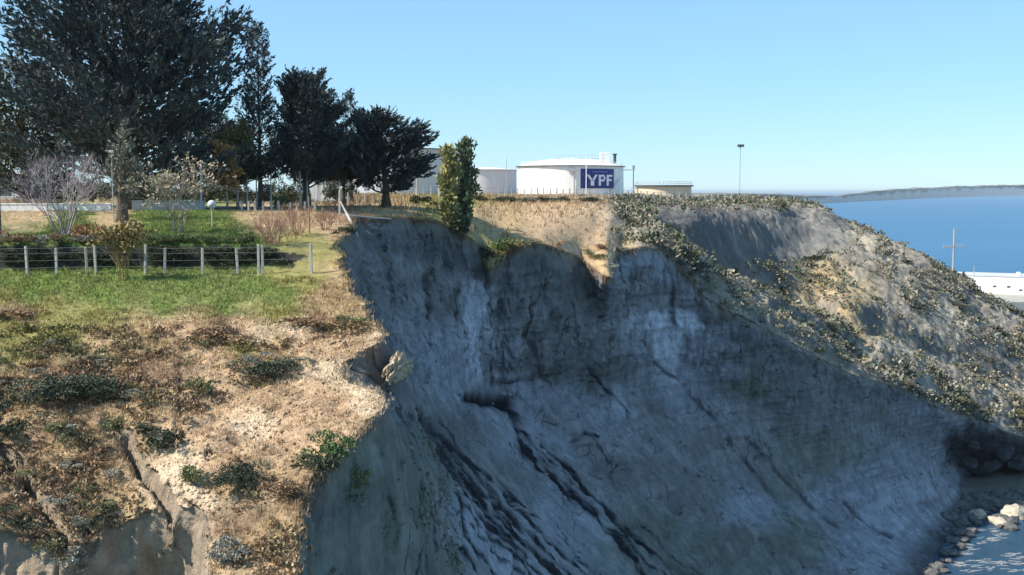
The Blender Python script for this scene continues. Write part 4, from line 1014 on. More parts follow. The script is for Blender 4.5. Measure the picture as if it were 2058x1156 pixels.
# grass and roots fringing the lip, some hanging over it
k = r3.integers(0, NS - 1, 5200); P_ = TOP[k, 0] + r3.normal(0, .12, (5200, 3)) * np.array((1, 1, .3)); m = (P_[:, 1] < 160)
cc = tintT[k, 3] * r3.uniform(.6, 1.2, (5200, 1))
V, F, C = blades(P_[m], r3.uniform(.06, .17, m.sum()) * (P_[m][:, 1] / 45) ** .5, cc[m], 7, r3, .8, .07)
o = link('lip_grass', np_mesh('lip_grass', V, F, [M_grass], C)); tag(o, 'ragged grass fringe along the cliff lip', 'grass', None, 'stuff')
k = r3.integers(0, NS - 1, 2600); P_ = DOWN[k, 1] + r3.normal(0, .08, (2600, 3)); m = (P_[:, 1] < 130) & (fbm(P_, 3, 165, .6, .9) > -.05)
V, F, C = blades(P_[m], r3.uniform(.15, .5, m.sum()) * (P_[m][:, 1] / 45) ** .6, np.tile((.16, .115, .07), (m.sum(), 1)), 4, r3, .35, .06)
V[2::3, 2] = V[0::3, 2] * 2 - V[2::3, 2]
o = link('hanging_roots', np_mesh('hanging_roots', V, F, [M_grass], C)); tag(o, 'dry roots and turf hanging over the cliff lip', 'roots', None, 'stuff')
# sparse weeds on the shaded buttress
P_, i_, j_ = scatter(700, 590, 930, 850, 1160, 22, 60, smooth(fbm(DOWN, 3, 161, .6, 1.1), 0, .4) * (DX < 930), r3, down=True)
V, F, C = mass('buttress_weeds', P_, r3.uniform(.06, .18, len(P_)), np.array((.15, .16, .12)) * r3.uniform(.5, 1.5, (len(P_), 1)), 7, .45, r3)
o = link('buttress_weeds', np_mesh('buttress_weeds', V, F, [M_leaf], C)); tag(o, 'thin weeds on the shaded buttress', 'weeds', None, 'stuff')
# ---------------------------------------------------------------- tank farm
M_white = mat_plain('white_tank_paint', (.80, .79, .77), 0.45, 0.08, 0.5, streak=True)
M_greyp = mat_plain('grey_tank_paint', (.50, .51, .54), 0.5, 0.06, 0.4, streak=True)
M_steel = mat_plain('galvanised_steel', (.36, .37, .39), 0.45, 0.12, 4)
M_dark = mat_plain('dark_steel', (.07, .075, .085), 0.5, 0.12, 4)
M_cream = mat_plain('cream_tank_paint', (.62, .50, .36), 0.5, 0.08, 0.8, streak=True)
M_blue = mat_plain('sign_blue', (.020, .028, .17), 0.4, 0.06, 1.5)
M_letter = mat_plain('sign_white', (.70, .71, .78), 0.45, 0.04, 2)
M_conc = mat_plain('pale_concrete', (.40, .38, .345), 0.85, 0.15, 6, 0.2)
M_wire = mat_plain('fence_wire', (.25, .26, .27), 0.5, 0.1, 3)
M_wood = mat_plain('weathered_wood', (.30, .20, .13), 0.85, 0.25, 7, 0.3, streak=True)
M_glass = mat_plain('dark_glass', (.03, .035, .045), 0.12, 0.05, 2, spec=0.6)
M_wallw = mat_plain('white_render', (.74, .73, .70), 0.8, 0.06, 1.2)
M_roof = mat_plain('roof_sheet', (.30, .29, .29), 0.7, 0.12, 2)

def tank_base(px, py, Y):
    p = at(px, py, Y); return p
def tank(name, label, px, pyb, pyt, rpx, Y, mat, roof=.06, courses=5, rim=M_dark, rim_t=.25):
    b = at(px, pyb, Y); t = at(px, pyt, Y); H = t[2] - b[2]; R = rpx / F_PX * Y
    root = empty(name, b, label, 'storage tank')
    w = MB()                                             # plates in courses, each a hand narrower than the one below
    prof_ = [(R, -1.5)]
    for c in range(courses):
        r = R - .03 * c; prof_ += [(r, H * c / courses), (r, H * (c + 1) / courses - .02)]
    w.lathe(prof_, n=96); w.build('wall', mat, root, False)
    rr = MB(); rr.lathe([(R + .02, H), (R + .55, H), (R + .55, H + rim_t), (R - .1, H + rim_t)], n=96); rr.build('rim_girder', rim, root)
    if roof:
        rf = MB(); rf.lathe([(R - .1, H + rim_t * .6), (R * .75, H + roof * R * .55), (R * .4, H + roof * R * .85), (.01, H + roof * R)], n=96); rf.build('roof', mat, root, True)
    return root, R, H
def rail(root, R, H, a0, a1, n=24, h=1.1, mat=None, name='guard_rail'):
    m = MB(); pts = [(R * math.cos(a0 + (a1 - a0) * i / n), R * math.sin(a0 + (a1 - a0) * i / n)) for i in range(n + 1)]
    for hh in (h, h * .5): m.tube([(x, y, H + hh) for x, y in pts], .05, 4)
    for i in range(0, n + 1): m.tube([(pts[i][0], pts[i][1], H), (pts[i][0], pts[i][1], H + h)], .05, 4)
    return m.build(name, mat or M_white, root)

# the big white tank with the blue sign
T1, R1, H1 = tank('storage_tank', 'big white cylindrical tank carrying the blue lettered sign', 1146, 391.5, 336, 106.5, 380, M_white, roof=.17, courses=6)
rail(T1, R1 * .98, H1 + .25, math.radians(200), math.radians(345), 40, 1.3)
hut = MB(); hut.box((R1 * .62, -R1 * .3, H1 + 3.0), (3.4, 3.0, 3.6), bevel=.05); hut.build('roof_hatch_house', M_white, T1)
vent = MB(); vent.tube([(R1 * .80, -R1 * .35, H1 + 1.2), (R1 * .80, -R1 * .35, H1 + 4.1)], .5, 10); vent.box((R1 * .80, -R1 * .35, H1 + 4.2), (1.5, 1.5, .35)); vent.build('vent_pipe', M_dark, T1)
wk = MB(); wk.box((R1 * .15, -R1 * .55, H1 + 2.55), (R1 * .9, 1.0, .12))
for i in range(9): wk.tube([(R1 * (-.28 + .1075 * i), -R1 * .55 - .5, H1 + 1.0), (R1 * (-.28 + .1075 * i), -R1 * .55 - .5, H1 + 3.7)], .05, 4)
wk.tube([(R1 * -.28, -R1 * .55 - .5, H1 + 3.7), (R1 * .58, -R1 * .55 - .5, H1 + 3.7)], .05, 4); wk.build('roof_walkway', M_steel, T1)
pf = MB(); pf.box((R1 + 1.6, -2.0, H1 - 1.0), (3.6, 1.6, .22)); pf.box((R1 + 3.2, -2.0, H1 - .2), (.9, 1.4, 1.5)); pf.tube([(R1 + 3.2, -2.0, -.5), (R1 + 3.2, -2.0, H1 - 1)], .16, 6); pf.build('side_platform', M_steel, T1)
st = MB()                                                 # stair winding up the shaded side of the wall
a0, a1 = math.radians(252), math.radians(270)
ns = 22
for i in range(ns):
    a = math.radians(308) - (math.radians(308) - math.radians(268)) * 0 + math.radians(20) * i / ns
    st.box(((R1 + .5) * math.cos(a), (R1 + .5) * math.sin(a), (i + 1) * H1 * .55 / ns), (.95, .32, .06), Matrix.Rotation(a, 3, 'Z'))
st.tube([((R1 + 1.0) * math.cos(math.radians(308 + 20 * i / 10)), (R1 + 1.0) * math.sin(math.radians(308 + 20 * i / 10)), 1.1 + H1 * .55 * i / 10) for i in range(11)], .05, 4)
st.build('spiral_stair', M_steel, T1)
pipe = MB(); pipe.tube([((R1 + .35) * math.cos(math.radians(270.6)), (R1 + .35) * math.sin(math.radians(270.6)), z) for z in (-.5, H1 * .92)], .22, 8)
pipe.box(((R1 + .4) * math.cos(math.radians(268)), (R1 + .4) * math.sin(math.radians(268)), H1 * .86), (2.6, .7, 1.0)); pipe.build('wall_pipe', M_steel, T1)
# sign plate, bent to the wall
def arc_of(px): return math.acos(max(-1, min(1, (at(px, 391, 380)[0] - at(1146, 391, 380)[0]) / (R1 + .1))))
def bent(name, u0, u1, v0, v1, r, mat, parent, thick=.08, n=14):
    """Plate on the tank wall between bearings u0..u1 (radians) and heights v0..v1."""
    m = MB(); m.lathe([(r, v0), (r + thick, v0), (r + thick, v1), (r, v1), (r, v0)], n=n, a0=u0, a1=u1)
    return m.build(name, mat, parent)
uL, uR = -math.acos((1160 - 1146) / 106.5), -math.acos((1226 - 1146) / 106.5)
zb = H1 * (391.5 - 379) / 55.5; zt = H1 * (391.5 - 341.5) / 55.5
sgn = bent('sign', uL, uR, zb, zt, R1 + .05, M_blue, T1, .10, 30)
def sign_u(x): return -math.acos((1160 + 66 * x - 1146) / 106.5)     # x 0..1 across the sign as seen from the front
def sign_z(y): return zb + (zt - zb) * y
def stroke(m, pts, th=.05):
    """Solid letter stroke: polygon in sign coordinates wrapped on the wall."""
    A = []; B = []
    for x, y in pts:
        a = sign_u(x); z = sign_z(y)
        A.append(m.bm.verts.new(((R1 + .155) * math.cos(a), (R1 + .155) * math.sin(a), z))); B.append(m.bm.verts.new(((R1 + .155 + th) * math.cos(a), (R1 + .155 + th) * math.sin(a), z)))
    k = len(A); m.bm.faces.new(B); m.bm.faces.new(A[::-1])
    for i in range(k): m.bm.faces.new((A[i], A[(i + 1) % k], B[(i + 1) % k], B[i]))
def bar(m, x0, x1, y0, y1, n=4):
    for i in range(n):
        a, b_ = x0 + (x1 - x0) * i / n, x0 + (x1 - x0) * (i + 1) / n
        stroke(m, [(a, y0), (b_, y0), (b_, y1), (a, y1)])
def letter(name, build):
    m = MB(); build(m); return m.build(name, M_letter, sgn)
def L_Y(m):
    stroke(m, [(.17, .70), (.25, .70), (.345, .46), (.295, .40)]); stroke(m, [(.425, .70), (.345, .46), (.295, .40), (.395, .40), (.50, .70)][0:1] + [(.345, .46), (.395, .40), (.50, .70)]); bar(m, .295, .395, .14, .40, 1)
def L_P(m):
    bar(m, .53, .595, .14, .70, 1); bar(m, .595, .70, .60, .70); bar(m, .595, .70, .36, .46); bar(m, .68, .73, .46, .60, 1)
def L_F(m):
    bar(m, .77, .835, .14, .70, 1); bar(m, .835, .95, .60, .70); bar(m, .835, .93, .38, .48)
for nm, fn in (('letter', L_Y), ('letter', L_P), ('letter', L_F)): letter(nm, fn)
mm = MB(); bar(mm, .34, .80, .82, .88, 6); mm.build('sign_line', mat_plain('sign_lilac', (.14, .14, .38), .5, .05, 2), sgn)

tank('storage_tank', 'grey-lilac tank between the columnar trees and the white tank', 966, 392, 343, 72, 440, mat_plain('shade_toned_paint', (.60, .58, .62), .5, .05, .4, streak=True), roof=.10, courses=5, rim=M_greyp)  # lilac of the shaded wall put into the paint of the whole tank
T3, R3, H3 = tank('storage_tank', 'tall blue-grey tank partly hidden by the windswept cypress', 786, 393, 304, 141, 330, M_greyp, roof=0, courses=7, rim=M_dark)  # bright tank, the grey of its shaded side used as paint
rf = MB(); rf.lathe([(R3 - .1, H3 + .2), (R3 - .1, H3 - .6), (.01, H3 - .4)], n=64); rf.build('floating_roof', M_greyp, T3)
T4, R4, H4 = tank('storage_tank', 'low cream tank with dark rim at the right end of the farm', 1333, 399, 375, 56, 300, M_cream, roof=.02, courses=3, rim=M_dark, rim_t=.35)
rail(T4, R4, H4 + .35, math.radians(185), math.radians(355), 22, .9, M_steel)
m = MB()                                                  # stair leaning on the low tank
for i in range(10): m.box((-R4 - 2.6 + i * .3, -2.2, .15 + i * .34), (.42, 1.0, .08))
m.tube([(-R4 - 2.9, -2.7, 0), (-R4 + .4, -2.7, 3.5)], .09, 4); m.tube([(-R4 - 2.9, -2.7, 1.1), (-R4 + .4, -2.7, 4.5)], .06, 4); m.build('access_stair', M_steel, T4)
# slim white mast before the sign, and other poles
def pole(label, px, pyb, pyt, Y, r, mat, name='pole', arm=None, cat='pole', head=None):
    b = at(px, pyb, Y); H = at(px, pyt, Y)[2] - b[2]
    root = empty(name, b, label, cat)
    m = MB(); m.tube([(0, 0, -.6), (0, 0, H)], [r, r * .75], 8); m.build('shaft', mat, root)
    if head:
        m = MB(); m.box((head[2] if len(head) > 2 else 0, 0, H), (head[0], head[0] * .7, head[1]), bevel=.03); m.tube([(0, 0, H - head[1]), (0, 0, H)], r * 1.1, 6); m.build('lamp_head', M_dark if len(head) < 4 else head[3], root)
    if arm:
        m = MB(); m.box((0, 0, H * arm[1]), (arm[0], .22, .26), Matrix.Rotation(math.radians(arm[2]), 3, 'Y')); a = m.build('crossarm', mat, root)
        for sx in (-.46, -.2, .2, .46):
            q = MB(); q.tube([(sx * arm[0], 0, H * arm[1] + .08), (sx * arm[0], 0, H * arm[1] + .32)], .05, 6); q.build('insulator', M_steel, a)
    return root
pole('slim white mast standing in front of the blue sign', 1178, 397, 312, 300, .13, M_white, 'mast', cat='mast')
pole('slim dark mast between the lilac tank and the white tank', 1018, 396, 318, 350, .11, M_steel, 'mast', cat='mast')
pole('tall lamp mast with a dark head, alone against the sky', 1486, 402, 293, 330, .13, M_steel, 'lamp_mast', head=(1.8, .75, .1), cat='lamp mast')
pole('white utility pole with crossarm on the crest of the spur', 1915, 552, 460, 197.5, .19, M_conc, 'utility_pole', arm=(3.9, .62, -4), cat='utility pole')
pole('thin pale pole before the grey tank beside the windswept cypress', 838, 402, 330, 170, .10, M_conc)
pole('short white marker post left of the columnar trees', 883, 398, 372, 170, .14, M_conc, 'marker_post', cat='post')
pole('thin pale lamp pole in front of the ragged young conifer', 229, 458, 305, 65, .045, M_conc, 'lamp_pole', head=(.28, .16, 0, M_conc), cat='lamp pole')
pole('grey pole rising left of the small orange tree', 405, 416, 322, 82, .085, M_steel)
pole('thin brown wooden pole standing behind the last fence post', 622, 470, 395, 60, .05, M_wood)
pole('dark post cut by the left picture edge', 0, 478, 255, 57, .10, M_dark, 'dark_post', cat='post')
pole('tiny post on the plateau edge right of the lamp mast', 1515, 402, 390, 240, .12, M_dark, 'marker_post', cat='post')

# ---------------------------------------------------------------- fences
def fence(label, pts, H, r, wires, name='wire_fence', every=None, square=True, mat=M_conc, skip=()):
    root = empty(name, pts[0], label, 'fence'); o0 = np.array(pts[0])
    pm = MB(); 
    if square: pm.box((0, 0, H / 2 - .2), (r * 2, r * 2, H + .4), bevel=r * .2)
    else: pm.tube([(0, 0, -.4), (0, 0, H)], r, 6)
    me = pm.mesh('post', mat)
    for i, p in enumerate(pts):
        if i in skip: continue
        o = link('post', me, root, tuple(np.array(p) - o0)); o.rotation_euler = (RNG.normal(0, .025), RNG.normal(0, .025), RNG.uniform(-.2, .2)); o.scale.z = RNG.uniform(.9, 1.06)
    for w in wires:
        m = MB(); m.tube([tuple(np.array(p) - o0 + np.array((0, -r * 1.05, H * w))) for p in pts], .007 if H < 1.6 else .018, 3); m.build('wire', M_wire, root)
    return root
near_px = [(-60, 548, 1.0), (55, 546, 1), (114, 546, .8), (175, 543, 1), (193, 545, 1), (292, 543, 1), (331, 540, .9), (407, 541, 1), (478, 533, .9), (520, 532, 1), (528, 533, 1), (626, 533, 1)]
pts = []
for px, py, s in near_px:
    p = ground(px, py + 4, 50, 56); q = at(px, py, 51.8); q[2] = height(q[0], q[1]); pts.append(q)
fence('wire fence of pale concrete posts along the foot of the dark bank', pts, 1.36, .055, (.25, .5, .75, .93))
pts = [at(px, 404 if px > 900 else 402, 205 if px > 900 else 190) for px in list(range(800, 900, 16)) + list(range(950, 1480, 13))]
for p in pts: p[2] = height(p[0], p[1])
fence('long white-posted perimeter fence in front of the tanks', pts[7:], 1.9, .11, (.3, .6, .95))
pts2 = [at(px, 402, 190) for px in range(806, 900, 15)]
for p in pts2: p[2] = height(p[0], p[1])
fence('short white-posted fence in front of the blue-grey tank', pts2, 1.9, .10, (.3, .6, .95))
pts3 = [at(px, 406, 232) for px in (1484, 1498, 1512, 1526, 1545, 1562, 1579, 1596)]
for p in pts3: p[2] = height(p[0], p[1])
fence('white-posted fence on the plateau corner above the sea', pts3, 1.6, .10, (.5, .9))
pts4 = [at(px, 424, 82) for px in (486, 500, 513, 529, 546, 561, 584, 597, 613, 633)]
for p in pts4: p[2] = height(p[0], p[1])
fence('row of short white posts at the back edge of the upper lawn', pts4, .75, .075, (.75,))
pts5 = [at(px, 415, 108) for px in (700, 718, 734, 752, 768)]
for p in pts5: p[2] = height(p[0], p[1])
fence('row of pale posts under the windswept cypress', pts5, 1.1, .07, (.5, .9))

# broken railing hanging over the cliff edge
b0 = at(686, 440, 70); b0[2] = ground(680, 440, 60, 76)[2]
root = empty('broken_railing', b0, 'broken pale railing hanging over the cliff edge', 'railing')
def rel(px, py, Y): return tuple(at(px, py, Y) - b0)
m = MB(); m.tube([rel(683, 432, 70), rel(683, 384, 70), rel(688, 375, 70)], .07, 6); m.build('post', M_conc, root)
m = MB(); m.tube([rel(684, 405, 69.5), rel(697, 430, 69), rel(707, 450, 68), rel(715, 466, 67.5), rel(722, 486, 67.3)], [.06, .08, .08, .075, .06], 6); m.build('hanging_rail', M_conc, root)
m = MB(); m.tube([rel(700, 433, 74), rel(740, 437, 76), rel(786, 440, 79)], .06, 5); m.build('rail', M_conc, root)

# globe lamp
b = at(427, 463, 62); b[2] = ground(427, 463, 55, 70)[2]
root = empty('garden_lamp', b, 'low garden lamp with a white globe on the upper lawn', 'lamp')
H = at(427, 413, 62)[2] - b[2]
m = MB(); m.tube([(0, 0, -.3), (0, 0, H - .2)], .045, 8); m.tube([(0, 0, H - .25), (0, 0, H - .18)], .1, 8); m.build('pole', mat_plain('yellowed_paint', (.50, .42, .26), .6, .1, 4), root)
m = MB(); m.lathe([(.01, -.24), (.14, -.2), (.235, -.08), (.25, .02), (.21, .14), (.11, .23), (.01, .25)], (0, 0, H + .05), 20); m.build('globe', M_greyp, root, True)

# ---------------------------------------------------------------- wall, rail, road, houses at the back of the lawn
road = MB()
pp = [at(-420, 408, 112), at(300, 412, 104), at(520, 418, 97), at(700, 423, 92)]; qq = [at(-420, 420, 88), at(300, 420, 87), at(520, 421, 86), at(700, 425, 86)]
V = []; 
for A_, B_ in zip(pp, qq):
    for w in np.linspace(0, 1, 5): q = A_ * (1 - w) + B_ * w; q[2] = height(q[0], q[1]) + .05; V.append(q)
tag(link('road', np_mesh('road', np.array(V), grid_faces(4, 5), [mat_plain('asphalt', (.075, .075, .078), .9, .15, 3)])), kind='structure')
def low_wall(label, x0, x1, top, bot, Y, mat, name='low_wall', n=10):
    b = at((x0 + x1) / 2, bot, Y); root = empty(name, b, label, 'wall')
    L_ = (x1 - x0) / F_PX * Y; H = at(0, top, Y)[2] - at(0, bot, Y)[2]; k = max(3, int(L_ / 1.1))
    m = MB(); m.box((0, 0, H / 2 - .2), (1.0 - .015, .22, H + .4), bevel=.015); me = m.mesh('panel', mat)
    cm = MB(); cm.box((0, 0, H + .035), (L_ / k - .012, .30, .07), bevel=.012); ce = cm.mesh('coping', mat)
    for i in range(k):
        o = link('panel', me, root, ((i + .5) * L_ / k - L_ / 2, RNG.uniform(-.006, .006), RNG.uniform(-.02, .01))); o.scale.x = L_ / k
        link('coping', ce, root, ((i + .5) * L_ / k - L_ / 2, 0, o.location.z + .002))
    return root
low_wall('low whitewashed wall at the left behind the bare shrub', -120, 224, 411, 430, 81.5, M_wallw)
low_wall('low pale grey wall between young conifer and grey pole', 266, 412, 405, 428, 82.5, M_conc)  # stretch of white wall, its shade put into the grey colour
b = at(30, 415, 92); root = empty('timber_rail', b, 'orange-brown timber guard rail beyond the whitewashed wall', 'rail')
m = MB(); m.box((0, 0, .45), (8.0, .12, .34), bevel=.02); m.build('beam', mat_plain('orange_timber', (.50, .33, .20), .8, .2, 6, streak=True), root)
pm = MB(); pm.box((0, .12, 0), (.14, .12, .9)); me = pm.mesh('post', M_wood)
for i in range(6): link('post', me, root, (-3.6 + i * 1.44, 0, 0))
def house(label, x0, x1, top, bot, Y, openings, depth=6, roof_h=.5, mat=M_wallw, name='house'):
    b = at((x0 + x1) / 2, bot, Y); W_ = (x1 - x0) / F_PX * Y; H = at(0, top, Y)[2] - at(0, bot, Y)[2]
    root = empty(name, b, label, 'house')
    m = MB(); m.box((0, depth / 2, H / 2 - .3), (W_, depth, H + .6)); m.build('wall', mat, root)
    m = MB(); m.poly([(-W_ / 2 - .3, -.4, H + .003), (-W_ / 2 - .3, depth + .4, H + .003), (-W_ / 2 - .3, depth / 2, H + roof_h)], W_ + .6, (1, 0, 0)); m.build('roof', M_roof, root)
    for (fx, fz, w, h, kind) in openings:
        f = MB(); 
        for dx, dz, sx, sz in ((0, h / 2, w + .12, .07), (0, -h / 2, w + .12, .07), (-w / 2, 0, .07, h), (w / 2, 0, .07, h)): f.box((fx * W_ + dx, -.03, fz * H + dz), (sx, .10, sz))
        fo = f.build('window_frame' if kind == 'w' else 'door_frame', M_wallw, root)
        q = MB(); q.box((fx * W_, -.012, fz * H), (w, .03, h)); q.build('pane' if kind == 'w' else 'door', M_glass if kind == 'w' else M_dark, fo)
    return root
house('white house seen under the branches at the far left', -60, 72, 352, 404, 128, [(.05, .48, 1.5, 1.9, 'd'), (.27, .60, 1.1, .8, 'w'), (.42, .60, .9, .8, 'w'), (-.25, .55, 1.1, 1.0, 'w')])
house('sliver of a small white house between the big conifer trunks', 282, 302, 366, 402, 132, [(0, .6, .45, .7, 'w')], depth=4)
b = at(663, 411, 122); root = empty('plank_shed', b, 'pale shed of upright planks under the pines', 'shed')
W_ = 74 / F_PX * 122; H = at(0, 354, 122)[2] - at(0, 411, 122)[2]
m = MB(); m.box((0, 1.6, H / 2 - .2), (W_ - .1, 3.0, H + .2)); m.build('core', M_greyp, root)
pm = MB(); pm.box((0, 0, H / 2), (W_ / 12 - .03, .05, H), bevel=.01); me = pm.mesh('plank', M_wallw); me2 = bpy.data.meshes['plank'].copy(); me2.materials.clear(); me2.materials.append(M_greyp)
for i in range(12):
    o = link('plank', me if i % 3 != 2 else me2, root, ((i + .5) * W_ / 12 - W_ / 2, RNG.uniform(-.02, .02), RNG.uniform(-.1, .1)))
m = MB(); m.box((0, 1.6, H + .1), (W_ + .5, 3.8, .14), Matrix.Rotation(.06, 3, 'X')); m.build('roof', M_roof, root)

# ---------------------------------------------------------------- quay and white building by the sea
q0 = at(2100, 604, 455)
m = MB(); m.box((q0[0] + 30, q0[1] + 25, 1.2), (190, 110, 4.0), bevel=.2); quay = m.build('quay', mat_plain('quay_concrete', (.33, .32, .28), .9, .15, .3)); tag(quay, kind='structure')
b = at(2070, 600, 452); b[2] = 3.2; W_ = 285 / F_PX * 452; H = at(0, 558, 452)[2] - b[2]
root = empty('warehouse', b, 'long flat-roofed white building by the sea below the spur', 'building', None, math.radians(-26))
m = MB(); m.box((0, 9, H / 2), (W_, 18, H)); m.build('wall', M_white, root)
m = MB(); m.box((0, 9, H + .153), (W_ + .5, 18.5, .3)); m.build('roof', M_greyp, root)
m = MB(); m.box((-W_ / 2 + 24.5, 3, H + 1.1), (1.6, 3, 1.6), bevel=.1); m.build('roof_vent', M_white, root)
m = MB(); m.box((-W_ / 2 + 29, 3, H + .8), (5, 4, 1.0), bevel=.1); m.build('roof_box', M_greyp, root)
for px, py in ((2005, 578), (2031, 578), (2053, 584), (2085, 578), (2112, 578), (2140, 578)):
    x = at(px, py, 452)[0] - b[0]; z = at(px, py, 452)[2] - b[2]
    m = MB(); m.box((x, -.03, z), (1.5, .12, .85)); f = m.build('window_frame', M_greyp, root); m = MB(); m.box((x, -.10, z), (1.2, .06, .6)); m.build('pane', M_glass, f)
pole('thin pale pole on the white building by the sea', 1957, 562, 534, 451, .18, M_conc)

# ---------------------------------------------------------------- shore: sand flat, boulders, foam
nx, ny = 120, 110
X_, Y_ = np.meshgrid(np.linspace(28, 112, nx), np.linspace(118, 186, ny), indexing='ij')
Q = np.stack([X_, Y_, X_ * 0], -1)
wl = at(1900, 1075, 1)  # bearing of the waterline
seaward = (X_ - 58) * .55 - (Y_ - 151) * .85
Z = .42 - .10 * np.clip(seaward, -6, 40) + .55 * fbm(Q, 4, 171, .6, .22) + .2 * fbm(Q, 3, 173, .6, .9)
Q[..., 2] = np.maximum(Z, -1.5)
wetd = smooth(Z, .6, -.1)[..., None]
ct = np.array((.17, .155, .135)) * (1 - wetd) + np.array((.055, .055, .055)) * wetd
bch = link('beach', np_mesh('beach', Q.reshape(-1, 3), grid_faces(nx, ny), [mat_tint('wet_shingle', .55, .35, (1.0, 6), .8, .12, .4)], ct.reshape(-1, 3))); tag(bch, kind='structure')
def boulder_mesh(name, seed, mat):
    rng = np.random.default_rng(seed); bm = bmesh.new(); bmesh.ops.create_icosphere(bm, subdivisions=3, radius=.5)
    co = np.array([v.co for v in bm.verts]); d = 1 + .45 * fbm(co, 3, seed, .55, 1.6) + .22 * fbm(np.round(co * 4) / 4, 2, seed + 5, .6, 3.1) + .10 * fbm(co, 3, seed + 9, .6, 6)
    for v, k in zip(bm.verts, d): v.co = v.co * k; v.co.z = max(v.co.z, -.28)
    me = bpy.data.meshes.new(name); bm.to_mesh(me); bm.free(); me.materials.append(mat); return me
M_rock = mat_plain('shore_rock', (.11, .108, .105), .85, .4, 3, .7); M_rockp = mat_plain('pale_rock', (.42, .365, .285), .85, .22, 3, .6)
B_d = [boulder_mesh('boulder', 180 + i, M_rock) for i in range(4)]; B_p = [boulder_mesh('pale_boulder', 190 + i, M_rockp) for i in range(3)]
def shore(px, py, z=.25): 
    k = (EYE - z) / (EYE - at(px, py, 100)[2]); return np.array((at(px, py, 100)[0] * k, 100 * k, z))
def boulder(px, py, w, h, mesh, label, group=None):
    p = shore(px, py); s = p[1] / F_PX; o = link('boulder', mesh, None, tuple(p)); o.scale = (w * s, w * s * RNG.uniform(.7, 1.1), h * s * 1.3); o.rotation_euler = (RNG.uniform(-.15, .15), RNG.uniform(-.15, .15), RNG.uniform(0, 6.28)); return tag(o, label, 'boulder', group)
boulder(1966, 1036, 34, 20, B_p[0], 'pale sunlit boulder at the water line, left of the larger one')
boulder(2038, 1034, 50, 28, B_p[1], 'large pale sunlit boulder at the water line by the right edge')
boulder(2008, 1050, 40, 14, B_p[2], 'long flat pale rock in front of the two sunlit boulders')
boulder(1905, 1045, 46, 26, B_d[0], 'rounded grey boulder nearest the sunlit pale ones')
r5 = np.random.default_rng(55)
for i in range(150):
    px = r5.uniform(1810, 2070); py = 985 + .12 * (2060 - px) + abs(r5.normal(0, 38))
    if py > 1062 and px > 1940: continue
    if py > 1000 + (px - 1800) * .9 and False: continue
    w = 8 + 26 * r5.uniform(0, 1) ** 2.2; boulder(px, py, w, w * r5.uniform(.4, .65), B_d[int(r5.integers(4))], 'dark wet boulder ' + ('on the shore by the foam line near the right edge' if px > 1960 else 'on the shore left of the pale sunlit boulders' if px > 1890 else 'at the toe of the landslide fan'), 'dark boulders on the shore')
for i in range(46):                                       # along the toe of the slide
    t = r5.uniform(0, 1); px, py = 1945 - 78 * t + r5.normal(0, 9), 1068 + 95 * t + r5.normal(0, 4); w = 8 + 22 * r5.uniform(0, 1) ** 2
    boulder(px, py, w, w * .5, B_d[int(r5.integers(4))], 'dark wet boulder where the slide toe meets the water', 'dark boulders on the shore')
i_k = 0; M_black = mat_plain('black_wet_rock', (.035, .035, .04), .6, .4, 3, .7); B_k = [boulder_mesh('craggy_rock', 240 + i, M_black) for i in range(3)]  # near-black covers both wet rock and the shadow it stands in
for px, py, w, h, lab in ((1935, 925, 60, 40, 'dark craggy rock at the left mouth of the black hollow'), (1985, 935, 74, 44, 'broad dark craggy rock in the black hollow'), (2040, 930, 70, 56, 'tall dark craggy rock by the right edge'), (1955, 895, 46, 34, 'dark craggy rock high in the black hollow'), (2010, 905, 60, 40, 'dark rock above the broad one in the black hollow')):
    p = ground(px, py, 150, 182, down=True); s = p[1] / F_PX
    o = link('craggy_rock', B_k[i_k % 3], None, tuple(p)); i_k += 1; o.scale = (w * s, w * s * .6, h * s * .9); o.rotation_euler = (.2, .3, r5.uniform(0, 6)); tag(o, lab, 'rock')
r6 = np.random.default_rng(66)
def fallen(n, box, Yr, smin, smax, label, group, mesh_pool):
    P_, i, j = scatter(n, *box, *Yr, smooth(fbm(DOWN, 3, 163, .6, .25), -.1, .3) + .05, r6, down=True)
    for p in P_:
        s = r6.uniform(smin, smax) ; o = link('fallen_block', mesh_pool[int(r6.integers(len(mesh_pool)))], None, tuple(p)); o.scale = (s, s * r6.uniform(.6, 1), s * r6.uniform(.45, .8)); o.rotation_euler = (r6.uniform(-.4, .4), r6.uniform(-.4, .4), r6.uniform(0, 6.28)); tag(o, label, 'block', group)
M_clod = mat_plain('clay_clod', (.20, .205, .22), .95, .25, 3, .6); B_c = [boulder_mesh('clay_block', 210 + i, M_clod) for i in range(3)]
fallen(60, (960, 1880, 780, 1130), (80, 165), .35, 1.0, 'grey clay block on the shaded landslide ' + ('below the black seepage hollow' if proj(p)[0] < 1200 else 'in the middle of the slide' if proj(p)[0] < 1550 else 'low down near the shore'), 'clay blocks on the landslide', B_c)
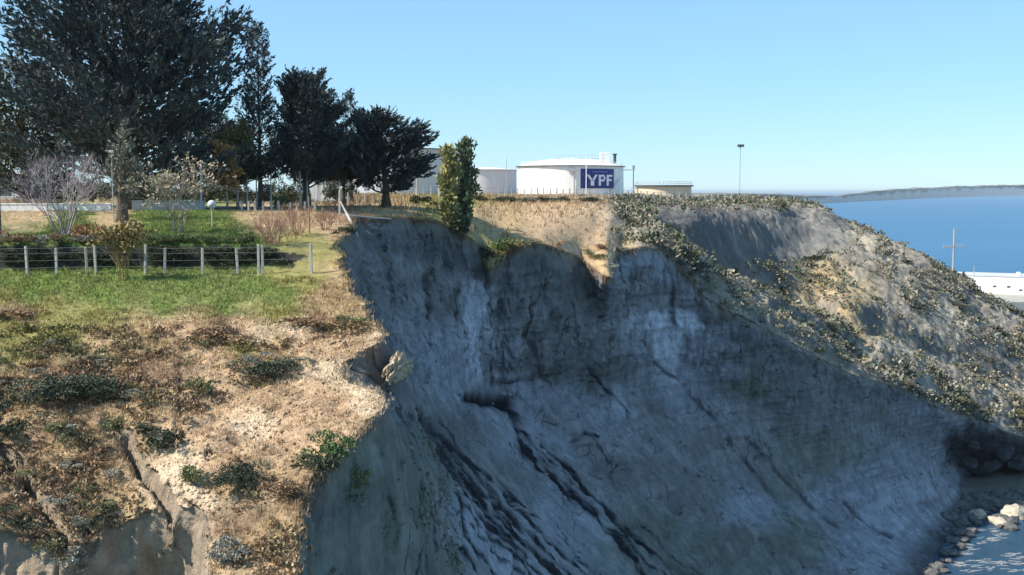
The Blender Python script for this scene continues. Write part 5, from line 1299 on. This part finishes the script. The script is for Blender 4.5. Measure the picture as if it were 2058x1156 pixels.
# nose of earth left standing out of the bite, its end catching the sun
m = MB(); bmesh.ops.create_icosphere(m.bm, subdivisions=4, radius=1.0)
co = np.array([v.co for v in m.bm.verts]); c_ = at(799, 738, 39.9)
rad = 1 + .40 * fbm(co, 3, 221, .6, 1.5) + .30 * fbm(np.round(co * 3.5) / 3.5, 2, 223, .6, 3.3) + .10 * fbm(co, 3, 225, .6, 6)
for v, k in zip(m.bm.verts, rad):
    x, y, z = np.array(v.co) * k
    w = (.62 + .38 * (z > 0) if z > 0 else 1 - .55 * min(1, -z)) * (1 + .45 * max(0, y))
    v.co = Vector(c_) + Vector((x * .27 * w + y * .12, y * 2.2, z * .46 * (1 + .4 * max(0, y)) - max(0, y) * .35))
o = m.build('earth_nose', mat_plain('pale_earth', (.36, .275, .185), .95, .45, 6, .9)); tag(o, 'small sunlit nose of earth standing out in the shaded bite of the cliff lip', 'earth outcrop')
# foam: short broken crests on the water
r7 = np.random.default_rng(99); parts = []
for i in range(420):
    if i < 110: px, py, L_ = r7.uniform(1950, 2080), r7.normal(1010, 4), r7.uniform(.3, 1.6)
    else:
        px, py = r7.uniform(1900, 2080), r7.uniform(1062, 1165); L_ = r7.uniform(.15, 1.0)
        if vnoise(np.array([px * .022, py * .05, 1.7]), 3) < .02: continue
    c0 = shore(px, py, .02); a = r7.normal(.12, .28); n = 7; t = np.linspace(-1, 1, n)
    ctr = c0 + np.stack([np.cos(a) * t * L_, np.sin(a) * t * L_ + .2 * L_ * t * t, t * 0], -1) + np.cumsum(r7.normal(0, .05, (n, 3)), 0) * np.array((1, 1, 0))
    w = (.015 + .06 * r7.uniform(0, 1, n)) * (1 - t * t * .95); nrm = np.array((-math.sin(a), math.cos(a), 0))
    V = np.stack([ctr - nrm * w[:, None], ctr + np.array((0, 0, .04)), ctr + nrm * w[:, None]], 1)
    parts.append((V.reshape(-1, 3), grid_faces(n, 3), np.full((n * 3, 3), .32)))
V, F, C = merge(parts)
o = link('foam', np_mesh('foam', V, F, [mat_tint('sea_foam', .7, .1, (1, 5), 0)], C)); tag(o, 'white foam streaks on the water by the shore', 'foam', None, 'stuff')

# ---------------------------------------------------------------- sea air
hz, ht_, hb = new_mat('sea_haze')
ht_.nodes.remove(hb); pv = ht_.nodes.new('ShaderNodeVolumePrincipled'); pv.inputs['Color'].default_value = (.80, .90, 1.0, 1); pv.inputs['Density'].default_value = 5.0e-5; pv.inputs['Anisotropy'].default_value = .2
ht_.links.new(pv.outputs[0], ht_.nodes['Material Output'].inputs['Volume'])
m = MB(); m.box((0, 39000, 34), (100000, 80000, 74)); hzo = m.build('haze', hz); hzo.location = (0, 0, 0); tag(hzo, kind='stuff'); hzo.display_type = 'WIRE'
